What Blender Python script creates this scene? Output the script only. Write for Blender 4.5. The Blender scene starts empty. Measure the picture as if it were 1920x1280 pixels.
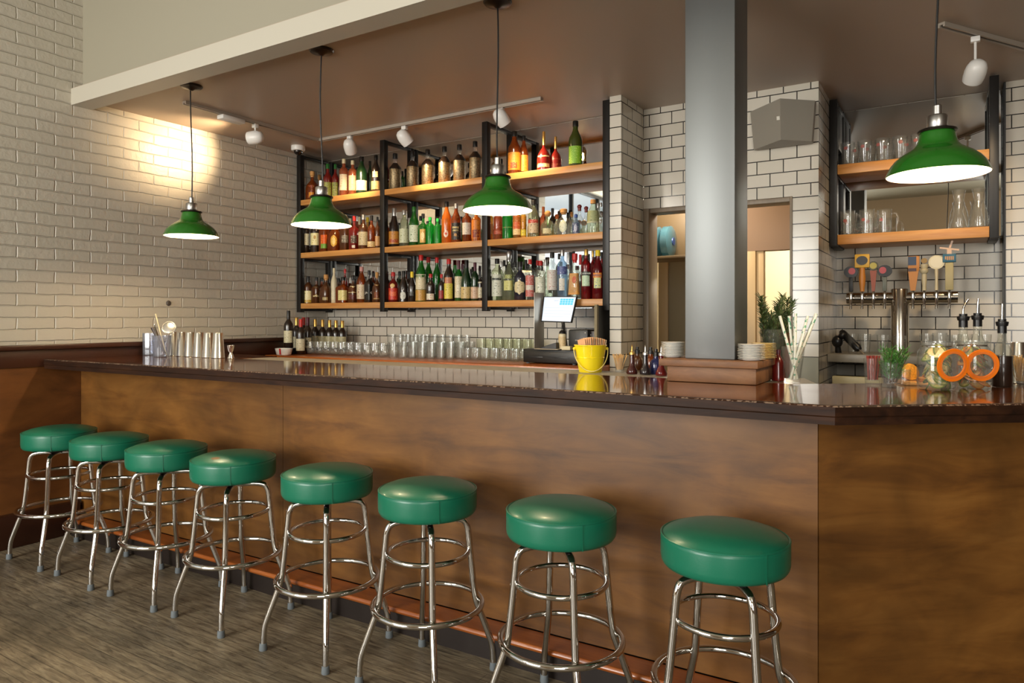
import bpy, bmesh, math, random
from mathutils import Vector, Matrix
random.seed(7)
S = bpy.context.scene
COL = S.collection
R = math.radians
# ------------------------------------------------------------------ camera
F, HZ, CH, YAW = 1320.0, 595.0, 1.36, R(32.1)
CS, SN = math.cos(YAW), math.sin(YAW)
cd = bpy.data.cameras.new('camera'); cam = bpy.data.objects.new('camera', cd); COL.objects.link(cam)
cam.location = (0, 0, CH); cam.rotation_euler = (R(90), 0, YAW)
cd.sensor_width = 36.0; cd.lens = 36.0*F/1920.0; cd.shift_y = (HZ-640.0)/1920.0; cd.clip_start = 0.05
S.camera = cam
def ray(px):                       # per unit depth: world x and y
    t = (px-960.0)/F
    return CS*t-SN, CS+SN*t
def at_z(px, py, z):               # the point of height z seen at a pixel
    d = F*(CH-z)/(py-HZ); x, y = ray(px)
    return Vector((x*d, y*d, z))
def at_y(px, Y):                   # x of a pixel column on the plane y = Y, and the depth
    x, y = ray(px); d = Y/y
    return x*d, d
# ------------------------------------------------------------------ mesh builder
class MB:
    def __init__(s): s.v, s.f, s.m = [], [], []
    def add(s, vs, fs, mat=0):
        o = len(s.v); s.v += [tuple(v) for v in vs]
        for f in fs: s.f.append(tuple(i+o for i in f)); s.m.append(mat)
        return s
    def box(s, x0, x1, y0, y1, z0, z1, mat=0, M=None):
        vs = [Vector((x, y, z)) for z in (z0, z1) for y in (y0, y1) for x in (x0, x1)]
        if M is not None: vs = [M @ v for v in vs]
        return s.add(vs, [(0,2,3,1),(4,5,7,6),(0,1,5,4),(2,6,7,3),(0,4,6,2),(1,3,7,5)], mat)
    def bbox(s, x0, x1, y0, y1, z0, z1, b=0.004, mat=0, M=None, seg=2):
        bm = bmesh.new(); bmesh.ops.create_cube(bm, size=1)
        for v in bm.verts: v.co = Vector(((x0+x1)/2+v.co.x*(x1-x0), (y0+y1)/2+v.co.y*(y1-y0), (z0+z1)/2+v.co.z*(z1-z0)))
        b = min(b, .45*min(x1-x0, y1-y0, z1-z0))
        bmesh.ops.bevel(bm, geom=bm.edges[:], offset=b, segments=seg, profile=.5, affect='EDGES')
        bm.verts.index_update()
        vs = [(M @ v.co if M is not None else v.co.copy()) for v in bm.verts]
        s.add(vs, [[v.index for v in f.verts] for f in bm.faces], mat); bm.free()
        return s
    def prism(s, poly, z0, z1, mat=0):
        n = len(poly)
        vs = [(x, y, z0) for x, y in poly]+[(x, y, z1) for x, y in poly]
        fs = [tuple(range(n-1, -1, -1)), tuple(range(n, 2*n))]+[(i, (i+1) % n, n+(i+1) % n, n+i) for i in range(n)]
        return s.add(vs, fs, mat)
    def lathe(s, prof, seg=20, c=(0, 0, 0), mat=0, mats=None, M=None, a0=None, a1=None):
        # prof: (r, z[, squareness]); closed at r = 0
        full = a0 is None
        n = seg if full else seg+1
        vs, rings = [], []
        for p in prof:
            r, z = p[0], p[1]; q = p[2] if len(p) > 2 else 0
            if r < 1e-6: rings.append([len(vs)]); vs.append(Vector((0, 0, z))); continue
            ring = []
            for k in range(n):
                a = (2*math.pi*k/seg) if full else a0+(a1-a0)*k/seg
                ca, sa = math.cos(a), math.sin(a)
                w = 1.0
                if q:
                    e = 2+q*5
                    w = (abs(ca)**e+abs(sa)**e)**(-1/e)
                ring.append(len(vs)); vs.append(Vector((r*w*ca, r*w*sa, z)))
            rings.append(ring)
        if M is not None: vs = [M @ v for v in vs]
        vs = [v+Vector(c) for v in vs]
        o = len(s.v); s.v += [tuple(v) for v in vs]
        for i in range(len(rings)-1):
            A, B = rings[i], rings[i+1]; mm = mats[i] if mats else mat
            m = seg if full else seg
            for k in range(m):
                k2 = (k+1) % n
                if len(A) == 1 and len(B) == 1: continue
                if len(A) == 1: f = (A[0], B[k2], B[k])
                elif len(B) == 1: f = (A[k], A[k2], B[0])
                else: f = (A[k], A[k2], B[k2], B[k])
                s.f.append(tuple(j+o for j in f)); s.m.append(mm)
        return s
    def tube(s, pts, r, seg=8, closed=False, mat=0, cap=True):
        pts = [Vector(p) for p in pts]; n = len(pts)
        rs = r if isinstance(r, (list, tuple)) else [r]*n
        tan = []
        for i in range(n):
            a = pts[(i-1) % n] if (closed or i > 0) else pts[i]
            b = pts[(i+1) % n] if (closed or i < n-1) else pts[i]
            tan.append((b-a).normalized())
        up = Vector((0, 0, 1)) if abs(tan[0].z) < .9 else Vector((1, 0, 0))
        N = (up-tan[0]*up.dot(tan[0])).normalized()
        vs = []
        for i in range(n):
            N = (N-tan[i]*N.dot(tan[i])).normalized(); B = tan[i].cross(N)
            for k in range(seg):
                a = 2*math.pi*k/seg
                vs.append(pts[i]+(N*math.cos(a)+B*math.sin(a))*rs[i])
        fs = []
        for i in range(n if closed else n-1):
            j = (i+1) % n
            for k in range(seg):
                k2 = (k+1) % seg
                fs.append((i*seg+k, i*seg+k2, j*seg+k2, j*seg+k))
        if cap and not closed:
            fs.append(tuple(range(seg-1, -1, -1))); fs.append(tuple((n-1)*seg+k for k in range(seg)))
        return s.add(vs, fs, mat)
    def ring(s, Rr, r, c=(0, 0, 0), seg=40, ts=8, mat=0, M=None):
        pts = [Vector((Rr*math.cos(2*math.pi*k/seg), Rr*math.sin(2*math.pi*k/seg), 0)) for k in range(seg)]
        if M is not None: pts = [M @ p for p in pts]
        return s.tube([p+Vector(c) for p in pts], r, ts, True, mat)
    def ball(s, r, c=(0, 0, 0), seg=16, sz=1.0, mat=0, M=None):
        n = max(6, seg//2)
        return s.lathe([(r*math.sin(math.pi*i/n), -r*sz*math.cos(math.pi*i/n)) for i in range(n+1)], seg, c, mat, M=M)
    def build(s, name, mat, parent=None, loc=(0, 0, 0), smooth=40, rz=0):
        me = bpy.data.meshes.new(name); me.from_pydata(s.v, [], s.f)
        for m in (mat if isinstance(mat, (list, tuple)) else [mat]): me.materials.append(m)
        me.polygons.foreach_set('material_index', s.m)
        bm = bmesh.new(); bm.from_mesh(me); bmesh.ops.recalc_face_normals(bm, faces=bm.faces); bm.to_mesh(me); bm.free()
        if smooth:
            me.polygons.foreach_set('use_smooth', [True]*len(me.polygons)); me.set_sharp_from_angle(angle=R(smooth))
        o = bpy.data.objects.new(name, me); COL.objects.link(o)
        o.location = loc; o.rotation_euler = (0, 0, rz)
        if parent is not None: o.parent = parent
        return o
LABELS = {}
def tag(o, label, cat, group=None, kind=None):
    n = len(label.split())
    if not 4 <= n <= 16: print('LABEL LENGTH', n, label)
    o['label'] = label; o['category'] = cat
    if group: o['group'] = group
    if kind: o['kind'] = kind
    if label in LABELS and LABELS[label] != group or (label in LABELS and not group): print('DUP', label)
    LABELS[label] = group
    return o
def thing(name, label, cat, loc=(0, 0, 0), rz=0, group=None):
    o = bpy.data.objects.new(name, None); COL.objects.link(o); o.empty_display_size = .05
    o.location = loc; o.rotation_euler = (0, 0, rz)
    return tag(o, label, cat, group)
def structure(o, label=None):
    o['kind'] = 'structure'
    if label: o['label'] = label
    return o
def copy_thing(root, loc, rz=None, label=None):
    r = root.copy(); COL.objects.link(r); r.location = loc
    if rz is not None: r.rotation_euler = (0, 0, rz)
    if label: r['label'] = label
    for ch in root.children:
        c = ch.copy(); COL.objects.link(c); c.parent = r
        for g in ch.children:
            d = g.copy(); COL.objects.link(d); d.parent = c
    return r
def text(name, body, size, mat, parent, loc, rot=(R(90), 0, 0), sx=1.0):
    cu = bpy.data.curves.new(name, 'FONT'); cu.body = body; cu.size = size; cu.align_x = 'CENTER'; cu.align_y = 'CENTER'
    cu.extrude = .0002; cu.resolution_u = 2; cu.materials.append(mat)
    tmp = bpy.data.objects.new(name, cu); COL.objects.link(tmp)
    me = bpy.data.meshes.new_from_object(tmp); bpy.data.objects.remove(tmp); bpy.data.curves.remove(cu)
    me.materials.clear(); me.materials.append(mat)
    o = bpy.data.objects.new(name, me); COL.objects.link(o); o.parent = parent
    o.location = loc; o.rotation_euler = rot; o.scale = (sx, 1, 1)
    return o
# ------------------------------------------------------------------ materials
def lin(c):
    if isinstance(c, str):
        c = c.lstrip('#'); c = [int(c[i:i+2], 16)/255 for i in (0, 2, 4)]
        return tuple(x/12.92 if x <= .04045 else ((x+.055)/1.055)**2.4 for x in c)+(1,)
    return tuple(c)[:3]+(1,)
MC = {}
def base(name):
    m = bpy.data.materials.new(name); m.use_nodes = True; nt = m.node_tree
    return m, nt, nt.nodes['Principled BSDF'], nt.nodes['Material Output']
def pm(name, col, rough=.5, metal=0, coat=0, emit=None, es=0, spec=None, var=0, vscale=20, bump=0, bscale=60):
    if name in MC: return MC[name]
    m, nt, b, out = base(name)
    b.inputs['Base Color'].default_value = lin(col); b.inputs['Roughness'].default_value = rough
    b.inputs['Metallic'].default_value = metal; b.inputs['Coat Weight'].default_value = coat; b.inputs['Coat Roughness'].default_value = .08
    if spec is not None: b.inputs['Specular IOR Level'].default_value = spec
    if emit: b.inputs['Emission Color'].default_value = lin(emit); b.inputs['Emission Strength'].default_value = es
    tc = nt.nodes.new('ShaderNodeTexCoord') if (var or bump) else None
    if var:
        n = nt.nodes.new('ShaderNodeTexNoise'); n.inputs['Scale'].default_value = vscale; n.inputs['Detail'].default_value = 5
        nt.links.new(tc.outputs['Object'], n.inputs['Vector'])
        r = nt.nodes.new('ShaderNodeValToRGB'); c = lin(col)
        r.color_ramp.elements[0].position = .3; r.color_ramp.elements[1].position = .7
        r.color_ramp.elements[0].color = tuple(x*(1-var) for x in c[:3])+(1,); r.color_ramp.elements[1].color = tuple(min(1, x*(1+var)) for x in c[:3])+(1,)
        nt.links.new(n.outputs['Fac'], r.inputs['Fac']); nt.links.new(r.outputs['Color'], b.inputs['Base Color'])
    if bump:
        n = nt.nodes.new('ShaderNodeTexNoise'); n.inputs['Scale'].default_value = bscale; n.inputs['Detail'].default_value = 4
        nt.links.new(tc.outputs['Object'], n.inputs['Vector'])
        bp = nt.nodes.new('ShaderNodeBump'); bp.inputs['Strength'].default_value = bump; bp.inputs['Distance'].default_value = .004
        nt.links.new(n.outputs['Fac'], bp.inputs['Height']); nt.links.new(bp.outputs['Normal'], b.inputs['Normal'])
    MC[name] = m
    return m
def wood(name, cols, scale=(1, 1, 1), rough=.4, coat=0, ns=6, bump=.05, plank=None, spec=.5, blotch=0):
    if name in MC: return MC[name]
    m, nt, b, out = base(name); L = nt.links.new
    tc = nt.nodes.new('ShaderNodeTexCoord'); mp = nt.nodes.new('ShaderNodeMapping'); mp.inputs['Scale'].default_value = scale
    L(tc.outputs['Object'], mp.inputs['Vector'])
    n = nt.nodes.new('ShaderNodeTexNoise'); n.inputs['Scale'].default_value = ns; n.inputs['Detail'].default_value = 9; n.inputs['Roughness'].default_value = .62; n.inputs['Distortion'].default_value = .6
    L(mp.outputs['Vector'], n.inputs['Vector'])
    r = nt.nodes.new('ShaderNodeValToRGB'); els = r.color_ramp.elements
    els[0].position = .25; els[1].position = .75
    els[0].color = lin(cols[0]); els[1].color = lin(cols[-1])
    for i, c in enumerate(cols[1:-1]): e = els.new(.25+.5*(i+1)/(len(cols)-1)); e.color = lin(c)
    L(n.outputs['Fac'], r.inputs['Fac']); colout = r.outputs['Color']
    if blotch:
        n2 = nt.nodes.new('ShaderNodeTexNoise'); n2.inputs['Scale'].default_value = 2.3; n2.inputs['Detail'].default_value = 4; n2.inputs['Distortion'].default_value = 1.2
        L(tc.outputs['Object'], n2.inputs['Vector'])
        mr = nt.nodes.new('ShaderNodeMapRange'); mr.inputs['From Min'].default_value = .3; mr.inputs['From Max'].default_value = .7
        mr.inputs['To Min'].default_value = 1-blotch; mr.inputs['To Max'].default_value = 1+blotch*.6
        L(n2.outputs['Fac'], mr.inputs['Value'])
        mx = nt.nodes.new('ShaderNodeMix'); mx.data_type = 'RGBA'; mx.blend_type = 'MULTIPLY'; mx.inputs[0].default_value = 1
        L(colout, mx.inputs[6]); L(mr.outputs['Result'], mx.inputs[7]); colout = mx.outputs[2]
    if plank:                                     # (length, width): boards along x
        bt = nt.nodes.new('ShaderNodeTexBrick'); bt.inputs['Scale'].default_value = 1
        bt.inputs['Brick Width'].default_value = plank[0]; bt.inputs['Row Height'].default_value = plank[1]; bt.inputs['Mortar Size'].default_value = .0016
        bt.offset = .37; bt.inputs['Color1'].default_value = (.75, .75, .75, 1); bt.inputs['Color2'].default_value = (1.1, 1.08, 1.05, 1); bt.inputs['Mortar'].default_value = (.25, .22, .2, 1)
        L(tc.outputs['Object'], bt.inputs['Vector'])
        mx = nt.nodes.new('ShaderNodeMix'); mx.data_type = 'RGBA'; mx.blend_type = 'MULTIPLY'; mx.inputs[0].default_value = .8
        L(colout, mx.inputs[6]); L(bt.outputs['Color'], mx.inputs[7]); colout = mx.outputs[2]
    L(colout, b.inputs['Base Color'])
    bp = nt.nodes.new('ShaderNodeBump'); bp.inputs['Strength'].default_value = bump; bp.inputs['Distance'].default_value = .01
    L(n.outputs['Fac'], bp.inputs['Height']); L(bp.outputs['Normal'], b.inputs['Normal'])
    b.inputs['Roughness'].default_value = rough; b.inputs['Coat Weight'].default_value = coat; b.inputs['Coat Roughness'].default_value = .06; b.inputs['Specular IOR Level'].default_value = spec
    MC[name] = m
    return m
def bricks(name, axis, w, h, mortar, c1, c2, cm, rough, bump, dist, noise=0, off=(0, 0), offset=.5, wobble=0, coat=0):
    m, nt, b, out = base(name); L = nt.links.new
    tc = nt.nodes.new('ShaderNodeTexCoord'); sp = nt.nodes.new('ShaderNodeSeparateXYZ'); L(tc.outputs['Object'], sp.inputs[0])
    cb = nt.nodes.new('ShaderNodeCombineXYZ'); L(sp.outputs[axis], cb.inputs[0]); L(sp.outputs[2], cb.inputs[1])
    mp = nt.nodes.new('ShaderNodeMapping'); mp.inputs['Location'].default_value = (off[0], off[1], 0); L(cb.outputs[0], mp.inputs['Vector'])
    vec = mp.outputs['Vector']
    if wobble:
        wn = nt.nodes.new('ShaderNodeTexNoise'); wn.inputs['Scale'].default_value = 9; wn.inputs['Detail'].default_value = 3; L(vec, wn.inputs['Vector'])
        sb = nt.nodes.new('ShaderNodeVectorMath'); sb.operation = 'SUBTRACT'; sb.inputs[1].default_value = (.5, .5, .5); L(wn.outputs['Color'], sb.inputs[0])
        sc = nt.nodes.new('ShaderNodeVectorMath'); sc.operation = 'SCALE'; sc.inputs['Scale'].default_value = wobble; L(sb.outputs[0], sc.inputs[0])
        ad = nt.nodes.new('ShaderNodeVectorMath'); L(vec, ad.inputs[0]); L(sc.outputs[0], ad.inputs[1]); vec = ad.outputs[0]
    bt = nt.nodes.new('ShaderNodeTexBrick'); bt.offset = offset; bt.inputs['Scale'].default_value = 1
    bt.inputs['Brick Width'].default_value = w; bt.inputs['Row Height'].default_value = h; bt.inputs['Mortar Size'].default_value = mortar
    bt.inputs['Mortar Smooth'].default_value = .9 if noise else .1
    bt.inputs['Color1'].default_value = lin(c1); bt.inputs['Color2'].default_value = lin(c2); bt.inputs['Mortar'].default_value = lin(cm)
    L(vec, bt.inputs['Vector']); L(bt.outputs['Color'], b.inputs['Base Color'])
    hgt = nt.nodes.new('ShaderNodeMath'); hgt.operation = 'SUBTRACT'; hgt.inputs[0].default_value = 1; L(bt.outputs['Fac'], hgt.inputs[1]); h_out = hgt.outputs[0]
    if noise:
        n = nt.nodes.new('ShaderNodeTexNoise'); n.inputs['Scale'].default_value = 38; n.inputs['Detail'].default_value = 6; L(tc.outputs['Object'], n.inputs['Vector'])
        ml = nt.nodes.new('ShaderNodeMath'); ml.operation = 'MULTIPLY_ADD'; ml.inputs[1].default_value = noise; L(n.outputs['Fac'], ml.inputs[0]); L(h_out, ml.inputs[2]); h_out = ml.outputs[0]
    bp = nt.nodes.new('ShaderNodeBump'); bp.inputs['Strength'].default_value = bump; bp.inputs['Distance'].default_value = dist
    L(h_out, bp.inputs['Height']); L(bp.outputs['Normal'], b.inputs['Normal'])
    b.inputs['Roughness'].default_value = rough; b.inputs['Coat Weight'].default_value = coat; b.inputs['Coat Roughness'].default_value = .05
    return m
def glass(name, tint=(.95, .96, .95), op=.04, body=None, edge=.6, rough=.03, gl=1.0):
    """thin clear or filled glass: tinted see-through, a share of scattering colour, fresnel gloss"""
    if name in MC: return MC[name]
    m = bpy.data.materials.new(name); m.use_nodes = True; nt = m.node_tree; nt.nodes.remove(nt.nodes['Principled BSDF']); L = nt.links.new; out = nt.nodes['Material Output']
    tint = lin(tint); body = lin(body) if body else tint
    lw = nt.nodes.new('ShaderNodeLayerWeight'); lw.inputs['Blend'].default_value = .5
    p3 = nt.nodes.new('ShaderNodeMath'); p3.operation = 'POWER'; p3.inputs[1].default_value = 2.2; L(lw.outputs['Facing'], p3.inputs[0])
    p5 = nt.nodes.new('ShaderNodeMath'); p5.operation = 'POWER'; p5.inputs[1].default_value = 4.5; L(lw.outputs['Facing'], p5.inputs[0])
    mc = nt.nodes.new('ShaderNodeMix'); mc.data_type = 'RGBA'; mc.inputs[6].default_value = tint; mc.inputs[7].default_value = tuple(x*edge for x in tint[:3])+(1,)
    L(p3.outputs[0], mc.inputs[0])
    tr = nt.nodes.new('ShaderNodeBsdfTransparent'); L(mc.outputs[2], tr.inputs['Color'])
    df = nt.nodes.new('ShaderNodeBsdfPrincipled'); df.inputs['Base Color'].default_value = body; df.inputs['Roughness'].default_value = .3
    m1 = nt.nodes.new('ShaderNodeMixShader'); m1.inputs[0].default_value = op; L(tr.outputs[0], m1.inputs[1]); L(df.outputs[0], m1.inputs[2])
    gs = nt.nodes.new('ShaderNodeBsdfGlossy'); gs.inputs['Roughness'].default_value = rough
    mu = nt.nodes.new('ShaderNodeMath'); mu.operation = 'MULTIPLY_ADD'; mu.inputs[1].default_value = .6*gl; mu.inputs[2].default_value = .045*gl; L(p5.outputs[0], mu.inputs[0])
    m2 = nt.nodes.new('ShaderNodeMixShader'); L(mu.outputs[0], m2.inputs[0]); L(m1.outputs[0], m2.inputs[1]); L(gs.outputs[0], m2.inputs[2])
    L(m2.outputs[0], out.inputs['Surface'])
    MC[name] = m
    return m
def label_mat(c, c2=None):
    """paper label: plain colour with soft horizontal print lines"""
    k = 'label_%s_%s' % (c, c2)
    if k in MC: return MC[k]
    m, nt, b, out = base(k); L = nt.links.new
    tc = nt.nodes.new('ShaderNodeTexCoord'); mp = nt.nodes.new('ShaderNodeMapping'); mp.inputs['Scale'].default_value = (90, 90, 160); L(tc.outputs['Object'], mp.inputs['Vector'])
    n = nt.nodes.new('ShaderNodeTexNoise'); n.inputs['Scale'].default_value = 1; n.inputs['Detail'].default_value = 1; L(mp.outputs['Vector'], n.inputs['Vector'])
    r = nt.nodes.new('ShaderNodeValToRGB'); r.color_ramp.elements[0].position = .58; r.color_ramp.elements[1].position = .74
    a = lin(c); d = lin(c2) if c2 else tuple(x*.45 for x in a[:3])+(1,)
    r.color_ramp.elements[0].color = a; r.color_ramp.elements[1].color = d
    L(n.outputs['Fac'], r.inputs['Fac']); L(r.outputs['Color'], b.inputs['Base Color']); b.inputs['Roughness'].default_value = .45
    MC[k] = m
    return m
M_STEEL = pm('chrome', (.66, .64, .61), .07, 1)
M_FLAT = pm('black_steel', '#1d1a17', .42, .3)
M_ALU = pm('brushed_nickel', (.5, .49, .47), .34, 1)
M_TIN = pm('shaker_steel', (.85, .83, .8), .2, 1)
M_BLACK = pm('black_plastic', '#0f0f11', .35)
M_WHITE = pm('white_plastic', '#e6e3dc', .35)
M_CERAMIC = pm('white_glaze', '#e9e7e0', .15, coat=.4)
M_YELLOW_LIT = pm('yellow_lit_glaze', '#ecd28e', .2, coat=.4)  # yellow light falling on the saucers is painted into this colour
M_CLEAR = glass('clear_glass', (.985, .99, .985), .035, (.85, .85, .8), .80)
M_CLEARB = glass('clear_spirit', (.95, .965, .94), .055, (.8, .82, .74), .65)
M_TILE_Y = bricks('subway_tile_front', 0, .155, .0795, .0032, '#cdc5b6', '#c7bfaf', '#1d1712', .16, .5, .0025, off=(.02, -.012))
M_TILE_X = bricks('subway_tile_return', 1, .155, .0795, .0032, '#cdc5b6', '#c7bfaf', '#1d1712', .16, .5, .0025, off=(.06, -.012))
M_TILE_E = bricks('subway_tile_end', 0, 3.0, .0795, .0032, '#cdc5b6', '#c7bfaf', '#1d1712', .16, .5, .0025, off=(7.3, -.012))
M_BRICK = bricks('painted_brick', 1, .213, .0715, .0055, '#c8c1b2', '#c3bcac', '#c4bdae', .4, .7, .009, noise=.4, wobble=.016, off=(.03, 0))
M_PAINT = pm('white_wall_paint', '#97917f', .6, bump=.03)
M_CEIL = pm('ceiling_paint', '#ab9a89', .45, bump=.04, bscale=90)
M_TRIM = pm('white_trim_paint', '#bbb5a6', .35)
M_DARKRED = pm('dark_brown_trim_paint', '#3d2013', .35)
M_FLOOR = wood('worn_floor_boards', ['#3c3226', '#6e614e', '#8b7e67', '#a09279'], (2.2, 17, 1), .5, 0, 3.8, .2, plank=(1.1, .057), blotch=.5)
M_PANEL = wood('stained_plywood', ['#4c2d10', '#6f471b', '#815726'], (1.4, 1.4, 7), .42, 0, 1.6, .03, blotch=.35)
M_PANELX = wood('stained_plywood_wall', ['#432510', '#6a3f1b', '#7c4e24'], (1, 1, 4), .4, 0, 1.6, .03, blotch=.3)
M_BAR = wood('varnished_bar_top', ['#381a08', '#5c2d10', '#774018'], (1, 9, 9), .1, .5, 2.2, .008)
M_EDGE = wood('worn_dark_bar_edge', ['#170c06', '#2a170c', '#3e2413'], (1, 6, 6), .5, 0, 4, .1, spec=.2)
_nt = M_EDGE.node_tree; _b = _nt.nodes['Principled BSDF']; _L = _nt.links.new      # worn pale arris along the top of the edge
_tc = _nt.nodes.new('ShaderNodeTexCoord'); _sx = _nt.nodes.new('ShaderNodeSeparateXYZ'); _L(_tc.outputs['Object'], _sx.inputs[0])
_gt = _nt.nodes.new('ShaderNodeMath'); _gt.operation = 'GREATER_THAN'; _gt.inputs[1].default_value = 1.1003; _L(_sx.outputs[2], _gt.inputs[0])
_no = _nt.nodes.new('ShaderNodeTexNoise'); _no.inputs['Scale'].default_value = 95; _no.inputs['Detail'].default_value = 5; _L(_tc.outputs['Object'], _no.inputs['Vector'])
_g2 = _nt.nodes.new('ShaderNodeMath'); _g2.operation = 'GREATER_THAN'; _g2.inputs[1].default_value = .53; _L(_no.outputs['Fac'], _g2.inputs[0])
_lt = _nt.nodes.new('ShaderNodeMath'); _lt.operation = 'LESS_THAN'; _lt.inputs[1].default_value = 1.10385; _L(_sx.outputs[2], _lt.inputs[0])
_bd = _nt.nodes.new('ShaderNodeMath'); _bd.operation = 'MULTIPLY'; _L(_gt.outputs[0], _bd.inputs[0]); _L(_lt.outputs[0], _bd.inputs[1])
_ml = _nt.nodes.new('ShaderNodeMath'); _ml.operation = 'MULTIPLY'; _L(_bd.outputs[0], _ml.inputs[0]); _L(_g2.outputs[0], _ml.inputs[1])
_mx = _nt.nodes.new('ShaderNodeMix'); _mx.data_type = 'RGBA'; _L(_ml.outputs[0], _mx.inputs[0]); _L(_b.inputs['Base Color'].links[0].from_socket, _mx.inputs[6]); _mx.inputs[7].default_value = (.22, .145, .1, 1)
_L(_mx.outputs[2], _b.inputs['Base Color'])
M_STEP = wood('orange_step_wood', ['#7a3a12', '#9a5220', '#b0652c'], (1.2, 10, 10), .3, .2, 2, .03)
M_SHELF = wood('shelf_fir', ['#a8692e', '#c08646', '#cf9a58'], (1, 9, 14), .42, 0, 2.5, .02)
M_COUNTER = wood('back_counter_wood', ['#8d4416', '#ad5c22', '#bd7030'], (1, 9, 9), .3, .3, 2.5, .02)
M_PLINTH = wood('reclaimed_plinth_wood', ['#4e3019', '#7d5330', '#946840'], (1.5, 6, 6), .55, 0, 3, .08, blotch=.3)
M_LEDGE = pm('beige_stone_ledge', '#8a8375', .4, var=.08)
M_VINYL = pm('green_vinyl', (.006, .145, .08), .36, coat=.1, bump=.06, bscale=300)
M_VINYLW = pm('worn_green_vinyl', (.006, .12, .065), .38)
M_ENAMEL = pm('green_enamel', (.018, .13, .012), .16, coat=.6)
M_ENWHITE = pm('white_enamel', '#fff6e2', .35)
M_BULB = pm('bulb_glow', '#fff0d0', .5, emit=(1, .78, .48), es=330)
M_RUBBER = pm('grey_rubber', '#6b7276', .6)
m, nt, b, out = base('brushed_column_steel'); MC['colsteel'] = m
b.inputs['Base Color'].default_value = (.2, .208, .205, 1); b.inputs['Metallic'].default_value = .9; b.inputs['Roughness'].default_value = .47; b.inputs['Anisotropic'].default_value = .0
tc = nt.nodes.new('ShaderNodeTexCoord'); mp = nt.nodes.new('ShaderNodeMapping'); mp.inputs['Scale'].default_value = (160, 160, 3); nt.links.new(tc.outputs['Object'], mp.inputs['Vector'])
n = nt.nodes.new('ShaderNodeTexNoise'); n.inputs['Scale'].default_value = 1; n.inputs['Detail'].default_value = 4; nt.links.new(mp.outputs['Vector'], n.inputs['Vector'])
bp = nt.nodes.new('ShaderNodeBump'); bp.inputs['Strength'].default_value = .06; bp.inputs['Distance'].default_value = .002; nt.links.new(n.outputs['Fac'], bp.inputs['Height']); nt.links.new(bp.outputs['Normal'], b.inputs['Normal'])
M_COLS = m
M_MIRROR = pm('mirror_silver', (.80, .81, .78), .015, 1)

# ------------------------------------------------------------------ the setting
XW, CZ, YB = -4.75, 2.755, 4.47          # brick wall, bar ceiling height, tiled back wall
XR, YF, HT = 3.4, -3.6, 3.45             # far side of the room, street front, main ceiling height
def edge(x): return 2.125+.021*(x+4.75)  # front edge of the bar top
structure(MB().box(XW-.1, XR+.1, YF-.1, 5.6, -.1, 0).build('floor', M_FLOOR))
# brick wall with a big window towards the street (beside the camera)
structure(MB().box(XW-.16, XW, .5, 4.6, 0, HT).box(XW-.16, XW, -3.2, .5, 0, .95).box(XW-.16, XW, -3.2, .5, 3.3, HT).box(XW-.16, XW, YF-.1, -3.2, 0, HT).build('wall_left', M_BRICK, smooth=0))
def window(name, horizontal, a0, a1, z0, z1, p, n):
    f = MB(); w = .05
    def bx(u0, u1, v0, v1):
        if horizontal: f.bbox(u0, u1, p-.03, p+.03, v0, v1, .004)
        else: f.bbox(p-.03, p+.03, u0, u1, v0, v1, .004)
    bx(a0, a1, z0, z0+w); bx(a0, a1, z1-w, z1)
    for k in range(n+1):
        u = a0+(a1-a0-w)*k/n; bx(u, u+w, z0+w, z1-w)
    bx(a0+w, a1-w, z0+(z1-z0)*.7, z0+(z1-z0)*.7+w*.7)
    o = structure(f.build(name, M_FLAT))
    pn = MB()
    if horizontal: pn.box(a0+.02, a1-.02, p-.004, p+.004, z0+.02, z1-.02)
    else: pn.box(p-.004, p+.004, a0+.02, a1-.02, z0+.02, z1-.02)
    q = pn.build('pane', glass('window_glass', (.97, .98, .98), .0, None, .9), o)
window('window_1', False, -3.2, .5, .95, 3.3, XW-.08, 4)
structure(MB().box(XW-.1, XR+.1, YF-.16, YF, 0, .7).box(XW-.1, XR+.1, YF-.16, YF, 2.8, HT).box(XW-.1, -4.6, YF-.16, YF, .7, 2.8).box(2.8, XR+.1, YF-.16, YF, .7, 2.8).box(-1.8, .7, YF-.16, YF, .7, 2.8).build('wall_front', pm('beige_wall_paint', '#9a8468', .6), smooth=0))
window('window_2', True, -4.6, -1.8, .7, 2.8, YF-.08, 3)
window('window_3', True, 0.7, 2.8, .7, 2.8, YF-.08, 3)
structure(MB().box(XR, XR+.16, YF-.1, 5.6, 0, HT).build('wall_right', pm('brown_wall_paint', '#5a4636', .6), smooth=0))
structure(MB().box(XW-.1, XR+.1, YF-.1, 2.6, HT, HT+.1).build('ceiling_main', M_PAINT, smooth=0))
structure(MB().prism([(XW-.1, 2.30), (XR+.1, 2.42), (XR+.1, 5.6), (XW-.1, 5.6)], CZ, CZ+.06).build('ceiling_bar', M_CEIL, smooth=0))
structure(MB().prism([(XW, 2.372), (XR, 2.49), (XR, 2.60), (XW, 2.482)], CZ+.06, HT).build('wall_fascia', M_PAINT, smooth=0))
structure(MB().prism([(XW, 2.300), (XR, 2.418), (XR, 2.545), (XW, 2.427)], 2.709, 2.812).build('trim_beam', M_TRIM, smooth=0))
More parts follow.
